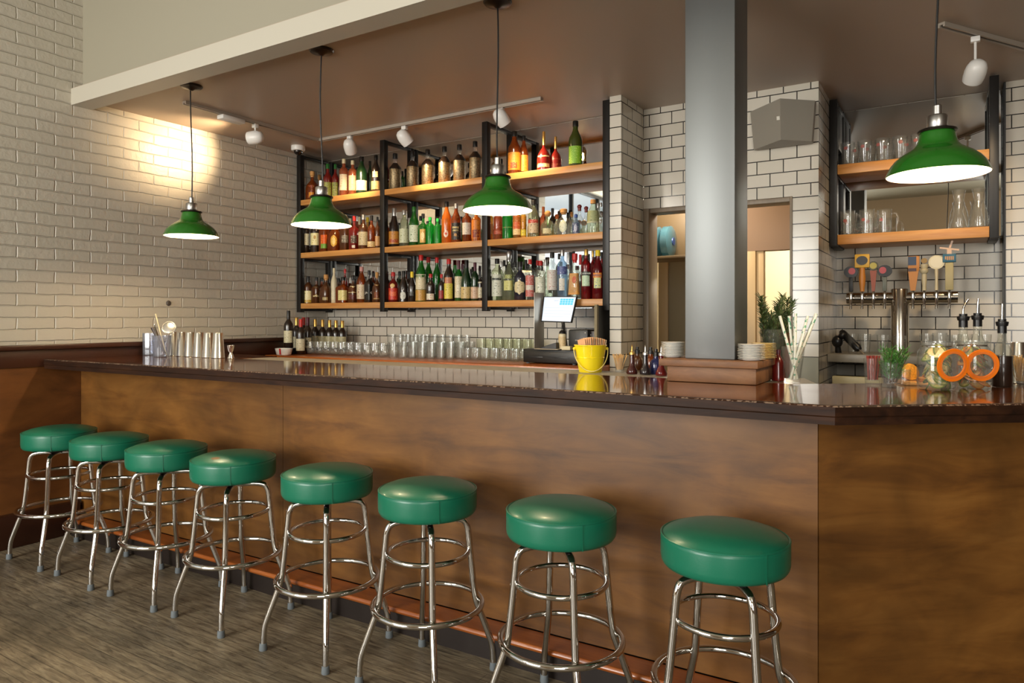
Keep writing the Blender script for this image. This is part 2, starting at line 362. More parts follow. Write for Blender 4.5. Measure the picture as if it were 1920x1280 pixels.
# tiled walls behind the bar
structure(MB().box(XW, -1.775, YB, YB+.1, 0, CZ).build('wall_back', M_TILE_Y, smooth=0))
pil = MB().box(-1.842, -1.765, 4.10, YB, 0, CZ)
for i in range(len(pil.f)): pil.m[i] = 1 if i in (4, 5) else 2
structure(pil.build('wall_pilaster', [M_TILE_Y, M_TILE_X, M_TILE_E], smooth=0))
DW = MB()                                  # wall with the doorway
for x0, x1, z0, z1 in ((-1.765, -.70, 2.088, CZ), (-.82, -.70, 0, 2.088)):
    DW.box(x0, x1, YB+.01, YB+.13, z0, z1)
for i in range(6, 12): DW.m[i] = 1
structure(DW.build('wall_door', [M_TILE_Y, M_TILE_E], smooth=0))
rt = MB().box(-.70, -.675, YB+.01, 5.25, 0, CZ)
for i in range(len(rt.f)): rt.m[i] = 1 if i in (4, 5) else 0
structure(rt.build('wall_return', [M_TILE_E, M_TILE_X], smooth=0))
structure(MB().box(-.675, .262, 5.25, 5.35, 0, CZ).build('wall_taps', M_TILE_Y, smooth=0))
structure(MB().box(.262, XR, 5.09, 5.35, 0, CZ).build('wall_service', M_TILE_Y, smooth=0))
structure(MB().box(.252, .262, 5.085, 5.25, 0, CZ).build('trim_1', M_FLAT, smooth=0))
# doorway frame and the passage behind it
M_JAMB = wood('door_jamb_paint', ['#7d6f5e', '#93836e'], (8, 8, 1), .45, 0, 3, .02)
structure(MB().bbox(-1.765, -1.725, YB-.005, YB+.16, 0, 2.088, .003).bbox(-1.725, -.835, YB+.02, YB+.16, 2.06, 2.088, .003).bbox(-.835, -.82, YB+.0, YB+.16, 0, 2.088, .003).build('door_frame_1', M_JAMB))
M_PASS = pm('passage_paint', '#8c8066', .6); M_PASSD = pm('passage_dark_paint', '#6d5a3e', .5)
structure(MB().box(-3.2, -3.1, YB+.1, 8.2, 0, 2.7).build('wall_passage_left', M_PASS, smooth=0))
structure(MB().box(-3.2, 1.0, 8.1, 8.2, 0, 2.7).build('wall_passage_end', pm('passage_end_paint', '#e4d8b8', .6), smooth=0))
structure(MB().box(-.72, -.70, YB+.13, 8.2, 0, 2.7).build('wall_passage_right', M_PASS, smooth=0))
structure(MB().box(-3.2, -.7, YB+.1, 8.2, 2.55, 2.6).build('ceiling_passage', M_PASS, smooth=0))
structure(MB().box(-3.2, -.7, YB+.1, 8.2, -.09, .002).build('floor_passage', M_PASSD, smooth=0))
structure(MB().box(-2.0, -.72, 5.45, 5.55, 1.86, 2.55).build('wall_bulkhead', pm('bulkhead_paint', '#84664a', .6), smooth=0))
structure(MB().bbox(-1.36, -1.26, 5.45, 5.55, 0, 1.86, .004).bbox(-1.26, -1.205, 5.47, 5.53, 0, 1.86, .004).build('trim_2', pm('passage_trim', '#c8a878', .5)))
structure(MB().bbox(-2.115, -1.86, 5.95, 6.02, 0, 2.05, .004).build('door_1', pm('grey_passage_door', '#858070', .45)))
structure(MB().bbox(-2.20, -2.115, 5.93, 6.04, 0, 2.12, .004).bbox(-1.86, -1.80, 5.93, 6.04, 0, 2.12, .004).bbox(-2.115, -1.86, 5.93, 6.04, 2.05, 2.12, .004).build('trim_3', pm('passage_door_trim', '#a8977a', .5)))
# wainscot along the brick wall
structure(MB().box(XW, XW+.02, .4, 4.46, .2, 1.06).build('wall_wainscot', M_PANELX, smooth=0))
structure(MB().bbox(XW, XW+.055, .4, 4.46, 1.165, 1.195, .006).bbox(XW, XW+.03, .4, 4.46, 1.06, 1.165, .003).build('trim_left', M_DARKRED))
structure(MB().bbox(XW, XW+.06, .4, 2.33, 0, .2, .006).build('baseboard_left', M_DARKRED))
# ------------------------------------------------------------------ the bar
ZB = 1.104
D1 = Vector((1, .021)).normalized(); D2 = Vector((math.cos(R(37.5)), math.sin(R(37.5))))
N1 = Vector((-D1.y, D1.x)); N2 = Vector((-D2.y, D2.x))
C0 = Vector((-.29, edge(-.29)))                       # outer corner of the bar top
def off(d):                                           # the corner moved back by d
    a = (N1+N2).normalized(); return C0+a*(d/a.dot(N1))
XB = XW+.034
L0 = Vector((XB, edge(XB))); E0 = C0+D2*2.3
def strip(d0, d1, xl=XW+.034):
    """plan of the part of the bar between the depths d0 and d1"""
    a, b = off(d0), off(d1)
    def le(d): return Vector((xl, edge(xl)+d))
    return [le(d0), a, E0+N2*d0, E0+N2*d1, b, le(d1)]
t = thing('bar_worktop', 'long dark varnished wooden bar top bending away at its right end', 'bar top', (0, 0, 0))
MB().prism([tuple(p) for p in strip(.022, .66)], ZB-.05, ZB).build('top_board', M_BAR, t, smooth=0)
MB().prism([(XB, edge(XW)+.6605), (-3.80, edge(-3.8)+.6605), (-3.80, edge(-3.8)+.98), (XB, edge(XW)+1.06)], ZB-.05, ZB).build('flap_board', M_BAR, t, smooth=0)
e = MB()
pts = [L0, C0, E0]
def prof_edge(A, B, n, m0, m1):
    # a rounded nosing along the front, mitred at both ends
    pr = [(.022, 0), (.004, 0), (.0, -.004), (-.0, -.03), (.003, -.034), (.003, -.056), (.022, -.056)]
    vs = []
    for P, mv in ((A, m0), (B, m1)):
        for d, z in pr: q = P+mv*d; vs.append((q.x, q.y, ZB+z))
    k = len(pr)
    e.add(vs, [(i, i+1, k+i+1, k+i) for i in range(k-1)]+[tuple(range(k)), tuple(range(2*k-1, k-1, -1))])
mit = (off(1)-C0)
prof_edge(L0, C0, N1, Vector((0, 1)), mit); prof_edge(C0, E0, N2, mit, N2)
e.build('front_edge', M_EDGE, t, smooth=0)
lg = thing('service_ledge', 'pale beige ledge running along the back of the bar top', 'ledge', (0, 0, 0))
def le(x, d): return (x, edge(x)+d)
MB().prism([le(-3.79, .67), tuple(off(.67)), tuple(off(.67)+D2*.10), tuple(off(.95)+D2*.10), tuple(off(.95)), le(-3.72, .95), le(-3.79, .90)], ZB-.045, ZB-.004).build('ledge_slab', M_LEDGE, lg, smooth=0)
t = thing('bar_counter', 'brown stained plywood front of the bar behind the stools', 'bar front', (0, 0, 0))
PO = .225
def panel(A, B, n, name='front_panel'):
    q = [A, B, B+n*.02, A+n*.02]
    return MB().prism([tuple(v) for v in q], .12 if n is N1 else 0, ZB-.052).build(name, M_PANEL, t, smooth=0)
xs = XW+.022; xm = -2.86
P = lambda x: Vector((x, edge(x)+PO))
cp = off(PO)
panel(P(xs), P(xm-.0012), N1); panel(P(xm+.0012), cp-D1*.002, N1); panel(cp+D2*.002, E0+N2*PO, N2)
MB().prism([tuple(p) for p in strip(PO+.021, .64, XW+.065)], 0, ZB-.053).build('carcass', M_FLAT, t, smooth=0)
t = thing('foot_step', 'long orange wooden foot step on a black kick along the bar', 'foot step', (0, 0, 0))
stf = lambda x, d: (x, edge(x)+d)
xe = -.10
MB().prism([stf(xs+.07, .130), stf(xe-.1, .130), stf(xe, PO-.003), stf(xs+.07, PO-.003)], 0, .092).build('kick_board', pm('black_kick_board', '#241d1a', .35, bump=.1, bscale=30), t, smooth=0)
sb = MB().prism([stf(xs+.07, .1175), stf(xe-.11, .1175), stf(xe, PO-.003), stf(xs+.07, PO-.003)], .092, .116)
A, B = Vector(stf(xs+.07, .1175)), Vector(stf(xe-.11, .1175))
sb.tube([(A.x, A.y, .104), (B.x, B.y, .104)], .0125, 12)
sb.build('step_board', M_STEP, t, smooth=30)
# back counter
t = thing('back_counter', 'orange brown wooden counter under the bottle shelves', 'counter', (0, 0, 0))
MB().bbox(-4.69, -1.845, 3.74, YB-.002, 1.022, 1.06, .004).build('counter_top', M_COUNTER, t)
for i in range(4): MB().bbox(-4.685+.709*i, -4.685+.709*i+.70, 3.80, YB-.004, .0, 1.021, .004).build('cabinet_front', M_FLAT, t)
# ------------------------------------------------------------------ bar stools
def catmull(P, n=6):
    P = [Vector(p) for p in P]; out = []
    for i in range(len(P)-1):
        a, b, c, d = P[max(i-1, 0)], P[i], P[i+1], P[min(i+2, len(P)-1)]
        for k in range(n):
            s = k/n; out.append(.5*((2*b)+(c-a)*s+(2*a-5*b+4*c-d)*s*s+(3*b-a-3*c+d)*s**3))
    return out+[P[-1]]
def make_stool():
    root = thing('bar_stool', 'proto green bar stool', 'bar stool', (0, 0, 0), 0, 'green vinyl bar stools along the bar')
    seat = MB()
    rs = .186
    pr = [(0, .742), (.06, .7405), (.11, .736), (.15, .7275), (.172, .719), (.181, .7125)]
    seat.lathe([(.0, .622), (.165, .622), (.178, .626), (rs-.002, .636), (rs, .65), (rs, .70), (rs-.001, .709), (.181, .7125)]+pr[::-1][1:], 56)
    so = seat.build('seat', M_VINYL, root, smooth=60)
    MB().ring(.1835, .0036, (0, 0, .7118), 64, 6).build('piping', M_VINYL, so)
    sm = MB()
    for a in (R(-38),): sm.box(.1850, .1872, -.0016, .0016, .628, .711, M=Matrix.Rotation(a, 4, 'Z'))
    sm.build('seam', M_VINYLW, so, smooth=0)
    MB().bbox(-.085, .085, -.085, .085, .606, .622, .004).lathe([(0, .590), (.022, .590), (.022, .607), (0, .607)], 16).build('swivel_plate', M_FLAT, root)
    for k in range(4):
        a = R(45+90*k)
        path = [(.012, .593), (.06, .5935), (.105, .592), (.138, .582), (.1525, .555), (.158, .51), (.166, .43), (.1755, .34), (.183, .285), (.192, .255), (.216, .19), (.238, .13), (.2475, .10), (.2515, .07), (.2535, .03), (.2545, .004)]
        c = catmull([(r, 0, z) for r, z in path], 4)
        pts = [Vector((p.x*math.cos(a), p.x*math.sin(a), p.z)) for p in c]
        lo = MB().tube(pts, .0125, 12).build('leg', M_STEEL, root, smooth=60)
        f = Vector((.2545*math.cos(a), .2545*math.sin(a), 0))
        MB().lathe([(0, 0), (.0155, 0), (.0165, .003), (.0145, .028), (.0120, .030)], 14, f).build('foot_cap', M_RUBBER, lo)
        bt = MB().ball(.0042, (.1845*math.cos(a)+.012*math.cos(a+1.57), .1845*math.sin(a)+.012*math.sin(a+1.57), .277), 8)
        bt.build('bolt', M_STEEL, lo)
    MB().ring(.1515, .0098, (0, 0, .472), 56, 10).build('upper_ring', M_STEEL, root)
    MB().ring(.2055, .0110, (0, 0, .277), 64, 10).build('foot_ring', M_STEEL, root)
    return root
stool0 = make_stool()
LABELS.clear()
ords = ['green vinyl bar stool with chrome legs, first from the brick wall', 'second green vinyl bar stool from the brick wall, between its near neighbours', 'third green vinyl bar stool counted from the white brick wall', 'fourth green bar stool from the brick wall, left of the plywood seam', 'fifth green bar stool from the brick wall, first right of the plywood seam', 'sixth green bar stool from the brick wall, third from the bar corner', 'green bar stool next but one to the corner of the bar front', 'green vinyl bar stool nearest the corner of the bar, largest in view']
for i, px in enumerate([112, 206, 313, 438, 614, 802, 1052, 1358]):
    x, d = at_y(px, 2.07)
    for k in range(3): x, d = at_y(px, edge(x)-.098)
    p = Vector((x, edge(x)-.098, 0))
    rz = R(random.uniform(-3, 3))
    if i == 0: stool0.location = p; stool0['label'] = ords[0]
    else: cp_ = copy_thing(stool0, p, rz, ords[i])
    if i == 3: worn = cp_
# ------------------------------------------------------------------ column on its plinth
t = thing('wooden_plinth', 'reclaimed wood plinth box around the foot of the steel column', 'plinth', (-.80, 2.895, ZB))
MB().bbox(-.178, .17, -.16, .165, .001, .062, .003).build('box_body', M_PLINTH, t)
MB().bbox(-.205, .182, -.185, .18, .063, .090, .003).build('cap_board', M_PLINTH, t)
cz = ZB+.0905
tag(MB().bbox(-.921, -.722, 2.785, 2.985, cz, CZ, .004).build('steel_column', M_COLS), 'square brushed steel column rising from a wooden plinth on the bar', 'column')

seat4 = [c for c in worn.children if c.name.startswith('seat')][0]
q = at_z(404, 858, .736)-worn.location; q = Matrix.Rotation(-worn.rotation_euler.z, 3, 'Z') @ q
rr_ = math.hypot(q.x, q.y)
def dome_z(r):
    P_ = [(0, .742), (.06, .7405), (.11, .736), (.15, .7275), (.172, .719)]
    for (a, za), (b2, zb) in zip(P_, P_[1:]):
        if a <= r <= b2: return za+(zb-za)*(r-a)/(b2-a)
    return .719
wm = MB().lathe([(0, .0006), (.013, .0004), (.0155, -.001)], 9, M=Matrix.Translation((q.x, q.y, dome_z(rr_)+.0003)) @ Matrix.Rotation(math.atan2(q.y, q.x), 4, 'Z') @ Matrix.Rotation(R(11), 4, 'Y') @ Matrix.Diagonal((1, 1.5, 1, 1)))
wm.build('wear_mark', pm('worn_brown_patch', '#7a5a34', .5), seat4)
# ------------------------------------------------------------------ bottle shelves
SY0, SY1 = 4.10, 4.458
SX = [at_y(560.5, SY0)[0], at_y(717, SY0)[0], at_y(909, SY0)[0], at_y(1136.5, SY0)[0]]
SZ = [2.352, 1.906, 1.479]                        # tops of the three shelves
t = thing('bottle_shelf_unit', 'black steel frame shelving with orange wood shelves full of bottles', 'shelf unit', (0, 0, 0))
for i, x in enumerate(SX):
    f = MB().bbox(x-.0225, x+.0225, SY0-.005, SY0+.04, 1.405, 2.738, .002).bbox(x-.0225, x+.0225, SY1-.04, SY1, 1.405, 2.738, .002)
    for z in (2.716, SZ[0]-.064, SZ[1]-.064, SZ[2]-.064): f.bbox(x-.0225, x+.0225, SY0+.04, SY1-.04, z, z+.02, .002)
    f.build('frame', M_FLAT, t)
for z in SZ:
    for i in range(3):
        MB().bbox(SX[i]+.0235, SX[i+1]-.0235, SY0-.002, SY1-.002, z-.044, z, .002).build('shelf_board', M_SHELF, t)
t = thing('bar_mirror', 'mirror panel on the back wall behind the bottle shelves', 'mirror', (0, SY1+.004, 0))
MB().box(XW+.02, -1.846, 0, .006, 1.425, CZ-.004).build('mirror_panel', M_MIRROR, t, smooth=0)
# ------------------------------------------------------------------ bottles
def G(name, tint, op, body=None, edge=.55): return glass('bottle_'+name, tint, op, body, edge)
BG = dict(
    amber=G('amber', (.66, .2, .03), .4, (.27, .06, .008)), rose=G('rose', (.85, .36, .2), .35, (.55, .16, .06)), red=G('red', (.45, .03, .015), .55, (.24, .015, .01)),
    gold=G('gold', (.9, .62, .2), .25, (.6, .34, .08)), dark=G('dark', (.10, .05, .025), .7, (.025, .014, .009)), brown=G('brown', (.35, .13, .04), .5, (.13, .045, .014)),
    green=G('green', (.08, .42, .07), .4, (.012, .16, .018)), olive=G('olive', (.25, .3, .06), .5, (.07, .09, .014)), dgreen=G('dark_green', (.03, .12, .025), .7, (.008, .035, .01)),
    lime=G('lime', (.06, .62, .12), .35, (.01, .33, .04)), clear=M_CLEARB, pale=G('pale', (.88, .92, .78), .10, (.62, .65, .42)), blue=G('blue', (.55, .68, .8), .25, (.3, .42, .55)),
    campari=G('bitter_red', (.42, .012, .018), .5, (.17, .006, .01)), orange=G('orange', (.95, .4, .05), .35, (.7, .2, .02)), navy=G('navy', (.06, .07, .13), .7, (.02, .022, .04)), cream=pm('cream_wrapped_glass', '#cfc2a0', .4),
    metal=pm('engraved_pewter', (.22, .16, .085), .35, .75, var=.5, vscale=90, bump=.6, bscale=140))
CP = dict(k=pm('black_cap', '#15120f', .4), g=pm('gold_cap', (.62, .38, .1), .3, .8), r=pm('red_cap', '#b3201c', .4), s=pm('silver_cap', (.6, .6, .58), .3, .9), y=pm('yellow_cap', '#dfc02a', .4), w=pm('cream_cap', '#d8c9a2', .5),
          n=pm('green_cap', '#1f5a1e', .4), l=pm('lime_cap', '#28b04a', .4), c=pm('cork', '#c08a4c', .7), p=pm('pink_cap', '#c98f86', .5), u=pm('plum_cap', '#4a1626', .4), b=pm('blue_cap', '#2d4a8c', .4), m=pm('maroon_ball', '#6d1f1c', .35), o=pm('orange_cap', '#c9682e', .5))
# profile: (radius share, height share, squareness); then label range, cap start and cap radius
TY = {
 'whiskey': ([(.9, 0, 0), (1, .015, 0), (1, .56, 0), (.95, .61, 0), (.62, .68, 0), (.40, .73, 0), (.34, .77, 0), (.34, .90, 0)], .86, .40),
 'square': ([(.9, 0, .8), (1, .015, .8), (1, .55, .8), (.95, .60, .7), (.6, .66, .3), (.36, .70, 0), (.32, .74, 0), (.32, .90, 0)], .86, .38),
 'wine': ([(.9, 0, 0), (1, .012, 0), (1, .58, 0), (.93, .64, 0), (.66, .70, 0), (.42, .745, 0), (.36, .79, 0), (.35, .93, 0)], .78, .385),
 'champ': ([(.9, 0, 0), (1, .012, 0), (1, .42, 0), (.92, .52, 0), (.68, .64, 0), (.46, .75, 0), (.36, .84, 0), (.35, .95, 0)], .80, .40),
 'tall': ([(.9, 0, 0), (1, .012, 0), (1, .66, 0), (.93, .71, 0), (.6, .76, 0), (.36, .79, 0), (.34, .83, 0), (.34, .93, 0)], .88, .40),
 'slim': ([(.9, 0, 0), (1, .012, 0), (1, .56, 0), (.9, .64, 0), (.62, .72, 0), (.42, .79, 0), (.36, .84, 0), (.36, .93, 0)], .88, .42),
 'squat': ([(.86, 0, .5), (1, .03, .5), (1, .40, .4), (.92, .52, .2), (.6, .62, 0), (.34, .69, 0), (.28, .74, 0), (.28, .84, 0)], .80, .34),
 'cognac': ([(.96, 0, 0), (1, .03, 0), (1, .30, 0), (.92, .40, 0), (.7, .49, 0), (.4, .56, 0), (.24, .61, 0), (.2, .68, 0), (.2, .80, 0)], .66, .22),
 'ball': ([(.88, 0, 0), (1, .03, 0), (1, .38, 0), (.9, .48, 0), (.62, .57, 0), (.34, .65, 0), (.3, .72, 0), (.3, .84, 0)], .83, .45),
}
NB = [0]
def bottle(name, desc, x, y, z, w, h, kind, glassname, cap, lab=None, extra=None, group='bottles on the back bar shelves', txt=None, fill=None, face=None):
    """desc: the label; w, h: real width and height; lab: (colour, print colour, low, high, half angle)"""
    pr, c0, cr = TY[kind]; r = w/2; NB[0] += 1
    face = (-R(90)+math.atan2(-x, y)*.75) if face is None else face
    root = thing(name, desc, 'bottle', (x, y, z), 0, group)
    prof = [(0, .001, 0)]+[(a*r, b*h+.0012, q) for a, b, q in pr]+[(0, pr[-1][1]*h+.0013, 0)]
    seg = 28
    gm = BG[glassname]
    mats = [gm]; idx = None
    if fill: mats.append(M_CLEARB); idx = [0 if (prof[i][1]+prof[i+1][1])/2 < fill*h else 1 for i in range(len(prof)-1)]
    if glassname == 'metal':
        mats = [BG['metal'], BG['dark'], M_CLEAR]; idx = [1, 1]+[0]+[1]*3+[2]*(len(prof)-6)
    MB().lathe(prof, seg, mats=idx).build('glass_body', mats, root, smooth=50)
    H = h
    if cap:
        cm = CP[cap]; cb = MB()
        if kind == 'ball':
            cb.ball(.46*r, (0, 0, H-.42*r), 14, .92).lathe([(.34*r, .80*H), (.34*r, H-.7*r)], 14)
        elif kind == 'squat':
            cb.lathe([(0, H), (.34*r, H), (.42*r, H-.004), (.42*r, .86*H), (.30*r, .84*H), (.30*r, .80*H), (0, .80*H)], 16)
        else:
            cb.lathe([(0, H), (cr*r*.9, H), (cr*r, H-.003), (cr*r*1.02, c0*H), (cr*r*.8, c0*H-.001), (0, c0*H-.001)], 16)
        cb.build('cap', cm, root)
    if lab:
        def patch(c, c2, z0, z1, ha, o, nm, par, oval=False):
            b = MB(); n = 14; q = [p for p in pr if p[1] <= z0+.03][-1][2]
            vs = []; rows = 7 if oval else 2
            for j in range(rows):
                v = j/(rows-1)
                k = math.sqrt(max(.0004, 1-(2*v-1)**2)) if oval else 1
                for i in range(n+1):
                    a = face+(-ha+2*ha*i/n)*k
                    ca, sa = math.cos(a), math.sin(a); e = 2+q*5
                    wq = (abs(ca)**e+abs(sa)**e)**(-1/e) if q else 1
                    zz = z0+(z1-z0)*v
                    rr = r
                    for (ra, za, _), (rb, zb, _) in zip(pr, pr[1:]):
                        if za <= zz <= zb: rr = r*(ra+(rb-ra)*(zz-za)/max(1e-6, zb-za))
                    vs.append(((rr+o)*wq*ca, (rr+o)*wq*sa, zz*h+.0012))
            fs = [(j*(n+1)+i, j*(n+1)+i+1, (j+1)*(n+1)+i+1, (j+1)*(n+1)+i) for j in range(rows-1) for i in range(n)]
            b.add(vs, fs)
            return b.build(nm, label_mat(c, c2), par, smooth=60)
        lo = patch(lab[0], lab[1], lab[2], lab[3], R(lab[4]), .0008, 'label', root, len(lab) > 5)
        for ex in (extra or []):
            patch(ex[0], ex[1], ex[2], ex[3], R(ex[4]), .0014, 'emblem', lo, len(ex) > 5)
    if txt:
        body, size, zf, col = txt
        d = r+.0022
        text('lettering', body, size, pm('ink_'+col, col, .5), root, (d*math.cos(face), d*math.sin(face), zf*h), (R(90), 0, face+R(90)))
    return root
def row(shelf, ox, oy, items):
    """items: (u, width u, height u, y, name, kind, glass, cap, description, label, extra[, text[, fill]]); u counts 4.924 to the photo pixel"""
    for it in items:
        u, wu, hu, yy, nm, kind, gl, cap, desc, lab = it[:10]
        ex = it[10] if len(it) > 10 else None; tx = it[11] if len(it) > 11 else None; fl = it[12] if len(it) > 12 else None
        px = ox+u/4.924; Y = SY0+yy
        x, d = at_y(px, Y)
        k = d/F/4.924
        # the round bottle looks a little wider away from the picture centre
        w = wu*k*1.04; h = hu*k
        bottle(nm, desc, x, Y, SZ[shelf], w, h, kind, gl, cap, lab, ex, txt=tx, fill=fl)
A_, B_ = .085, .19            # front row, second row
CRE, TAN, WHT = '#d9cfae', '#b99a66', '#dcdccf'
row(0, 540, 180, [
 (160, 62, 215, B_, 'whiskey_bottle', 'cognac', 'red', 'k', 'deep red bottle at the very end of the top shelf by the brick wall', None),
 (225, 100, 275, A_, 'cognac_bottle', 'squat', 'amber', 'c', 'stout red amber bottle, orange square label, top shelf by the brick wall', ('#7a2c10', '#e0a040', .08, .5, 42), [('#d98f2c', '#5a2a0c', .10, .26, 24)]),
 (290, 66, 262, B_, 'cognac_bottle', 'squat', 'amber', 'c', 'amber bottle half behind the pendant cord on the top shelf', None),
 (368, 84, 325, A_, 'whiskey_bottle', 'whiskey', 'red', 'n', 'red brown bottle with olive label, left of a pair on top shelf', ('#8a8a34', '#d8d070', .06, .46, 52)),
 (438, 66, 318, A_+.02, 'whiskey_bottle', 'whiskey', 'red', 'n', 'red brown bottle with olive label, right of a pair on top shelf', ('#77782e', '#d8d070', .06, .46, 52)),
 (516, 84, 352, A_, 'whiskey_bottle', 'tall', 'rose', 'w', 'rose amber bottle, tall cream label and cap, first of the pink pair', ('#d6c4a2', '#a89060', .16, .58, 48)),
 (597, 78, 328, A_, 'whiskey_bottle', 'tall', 'rose', 'w', 'rose amber bottle, tall cream label and cap, second of the pink pair', ('#c9a884', '#a07850', .14, .56, 48)),
 (680, 100, 352, A_, 'whiskey_bottle', 'slim', 'dgreen', 'k', 'broad dark green bottle with a wide cream label on the top shelf', (CRE, '#86804a', .1, .36, 70)),
 (757, 56, 330, B_, 'whiskey_bottle', 'slim', 'dgreen', 'k', 'dark green bottle standing behind on the top shelf, left bay', None),
 (812, 82, 350, A_, 'whiskey_bottle', 'slim', 'dark', 'k', 'nearly black bottle with low tan label beside the second shelf post', ('#b79c68', '#6a5430', .08, .3, 70), [('#d8c48e', '#6a5430', .40, .55, 34)]),
 (903, 66, 312, A_, 'whiskey_bottle', 'slim', 'red', 'k', 'dark red bottle just past the second post on the top shelf', ('#b6a480', '#6a5430', .08, .27, 70)),
 (1058, 44, 200, B_, 'liqueur_bottle', 'wine', 'green', 'k', 'small green bottle behind the first two pewter sleeved bottles', None),
])
for i, (u, h) in enumerate([(990, 343), (1150, 346), (1290, 342), (1445, 350), (1583, 350), (1728, 362)]):
    row(0, 540, 180, [(u, 108, h, A_, 'tequila_bottle', 'whiskey', 'metal', 'k', ['first', 'second', 'third', 'fourth', 'fifth', 'sixth'][i]+' pewter sleeved bottle on the top shelf, counted from the brick wall', None)])
row(0, 880, 180, [
 (417, 118, 408, A_, 'whiskey_bottle', 'slim', 'amber', 'k', 'amber bottle with big orange label, taller of two by the third post', ('#c47a22', '#7a3a10', .1, .5, 72), [('#8a3c18', '#e8b050', .14, .27, 30)]),
 (503, 84, 372, A_+.05, 'whiskey_bottle', 'slim', 'amber', 'k', 'amber bottle with orange label, shorter of two by the third post', ('#c9822c', '#7a3a10', .1, .5, 72)),
 (688, 122, 372, A_, 'cognac_bottle', 'cognac', 'red', 'g', 'cognac bottle with long gold cap and cream label on top shelf', ('#d8c88e', '#a08040', .09, .38, 60)),
 (797, 106, 328, A_+.05, 'cognac_bottle', 'cognac', 'red', 'g', 'cognac bottle with long gold cap and dark red label', ('#6a1c10', '#b07030', .08, .36, 55)),
 (980, 122, 432, A_, 'liqueur_bottle', 'slim', 'olive', 'k', 'tall green herb liqueur bottle with lime label, alone on top shelf', ('#7fae28', '#c8dc70', .07, .44, 62)),
])
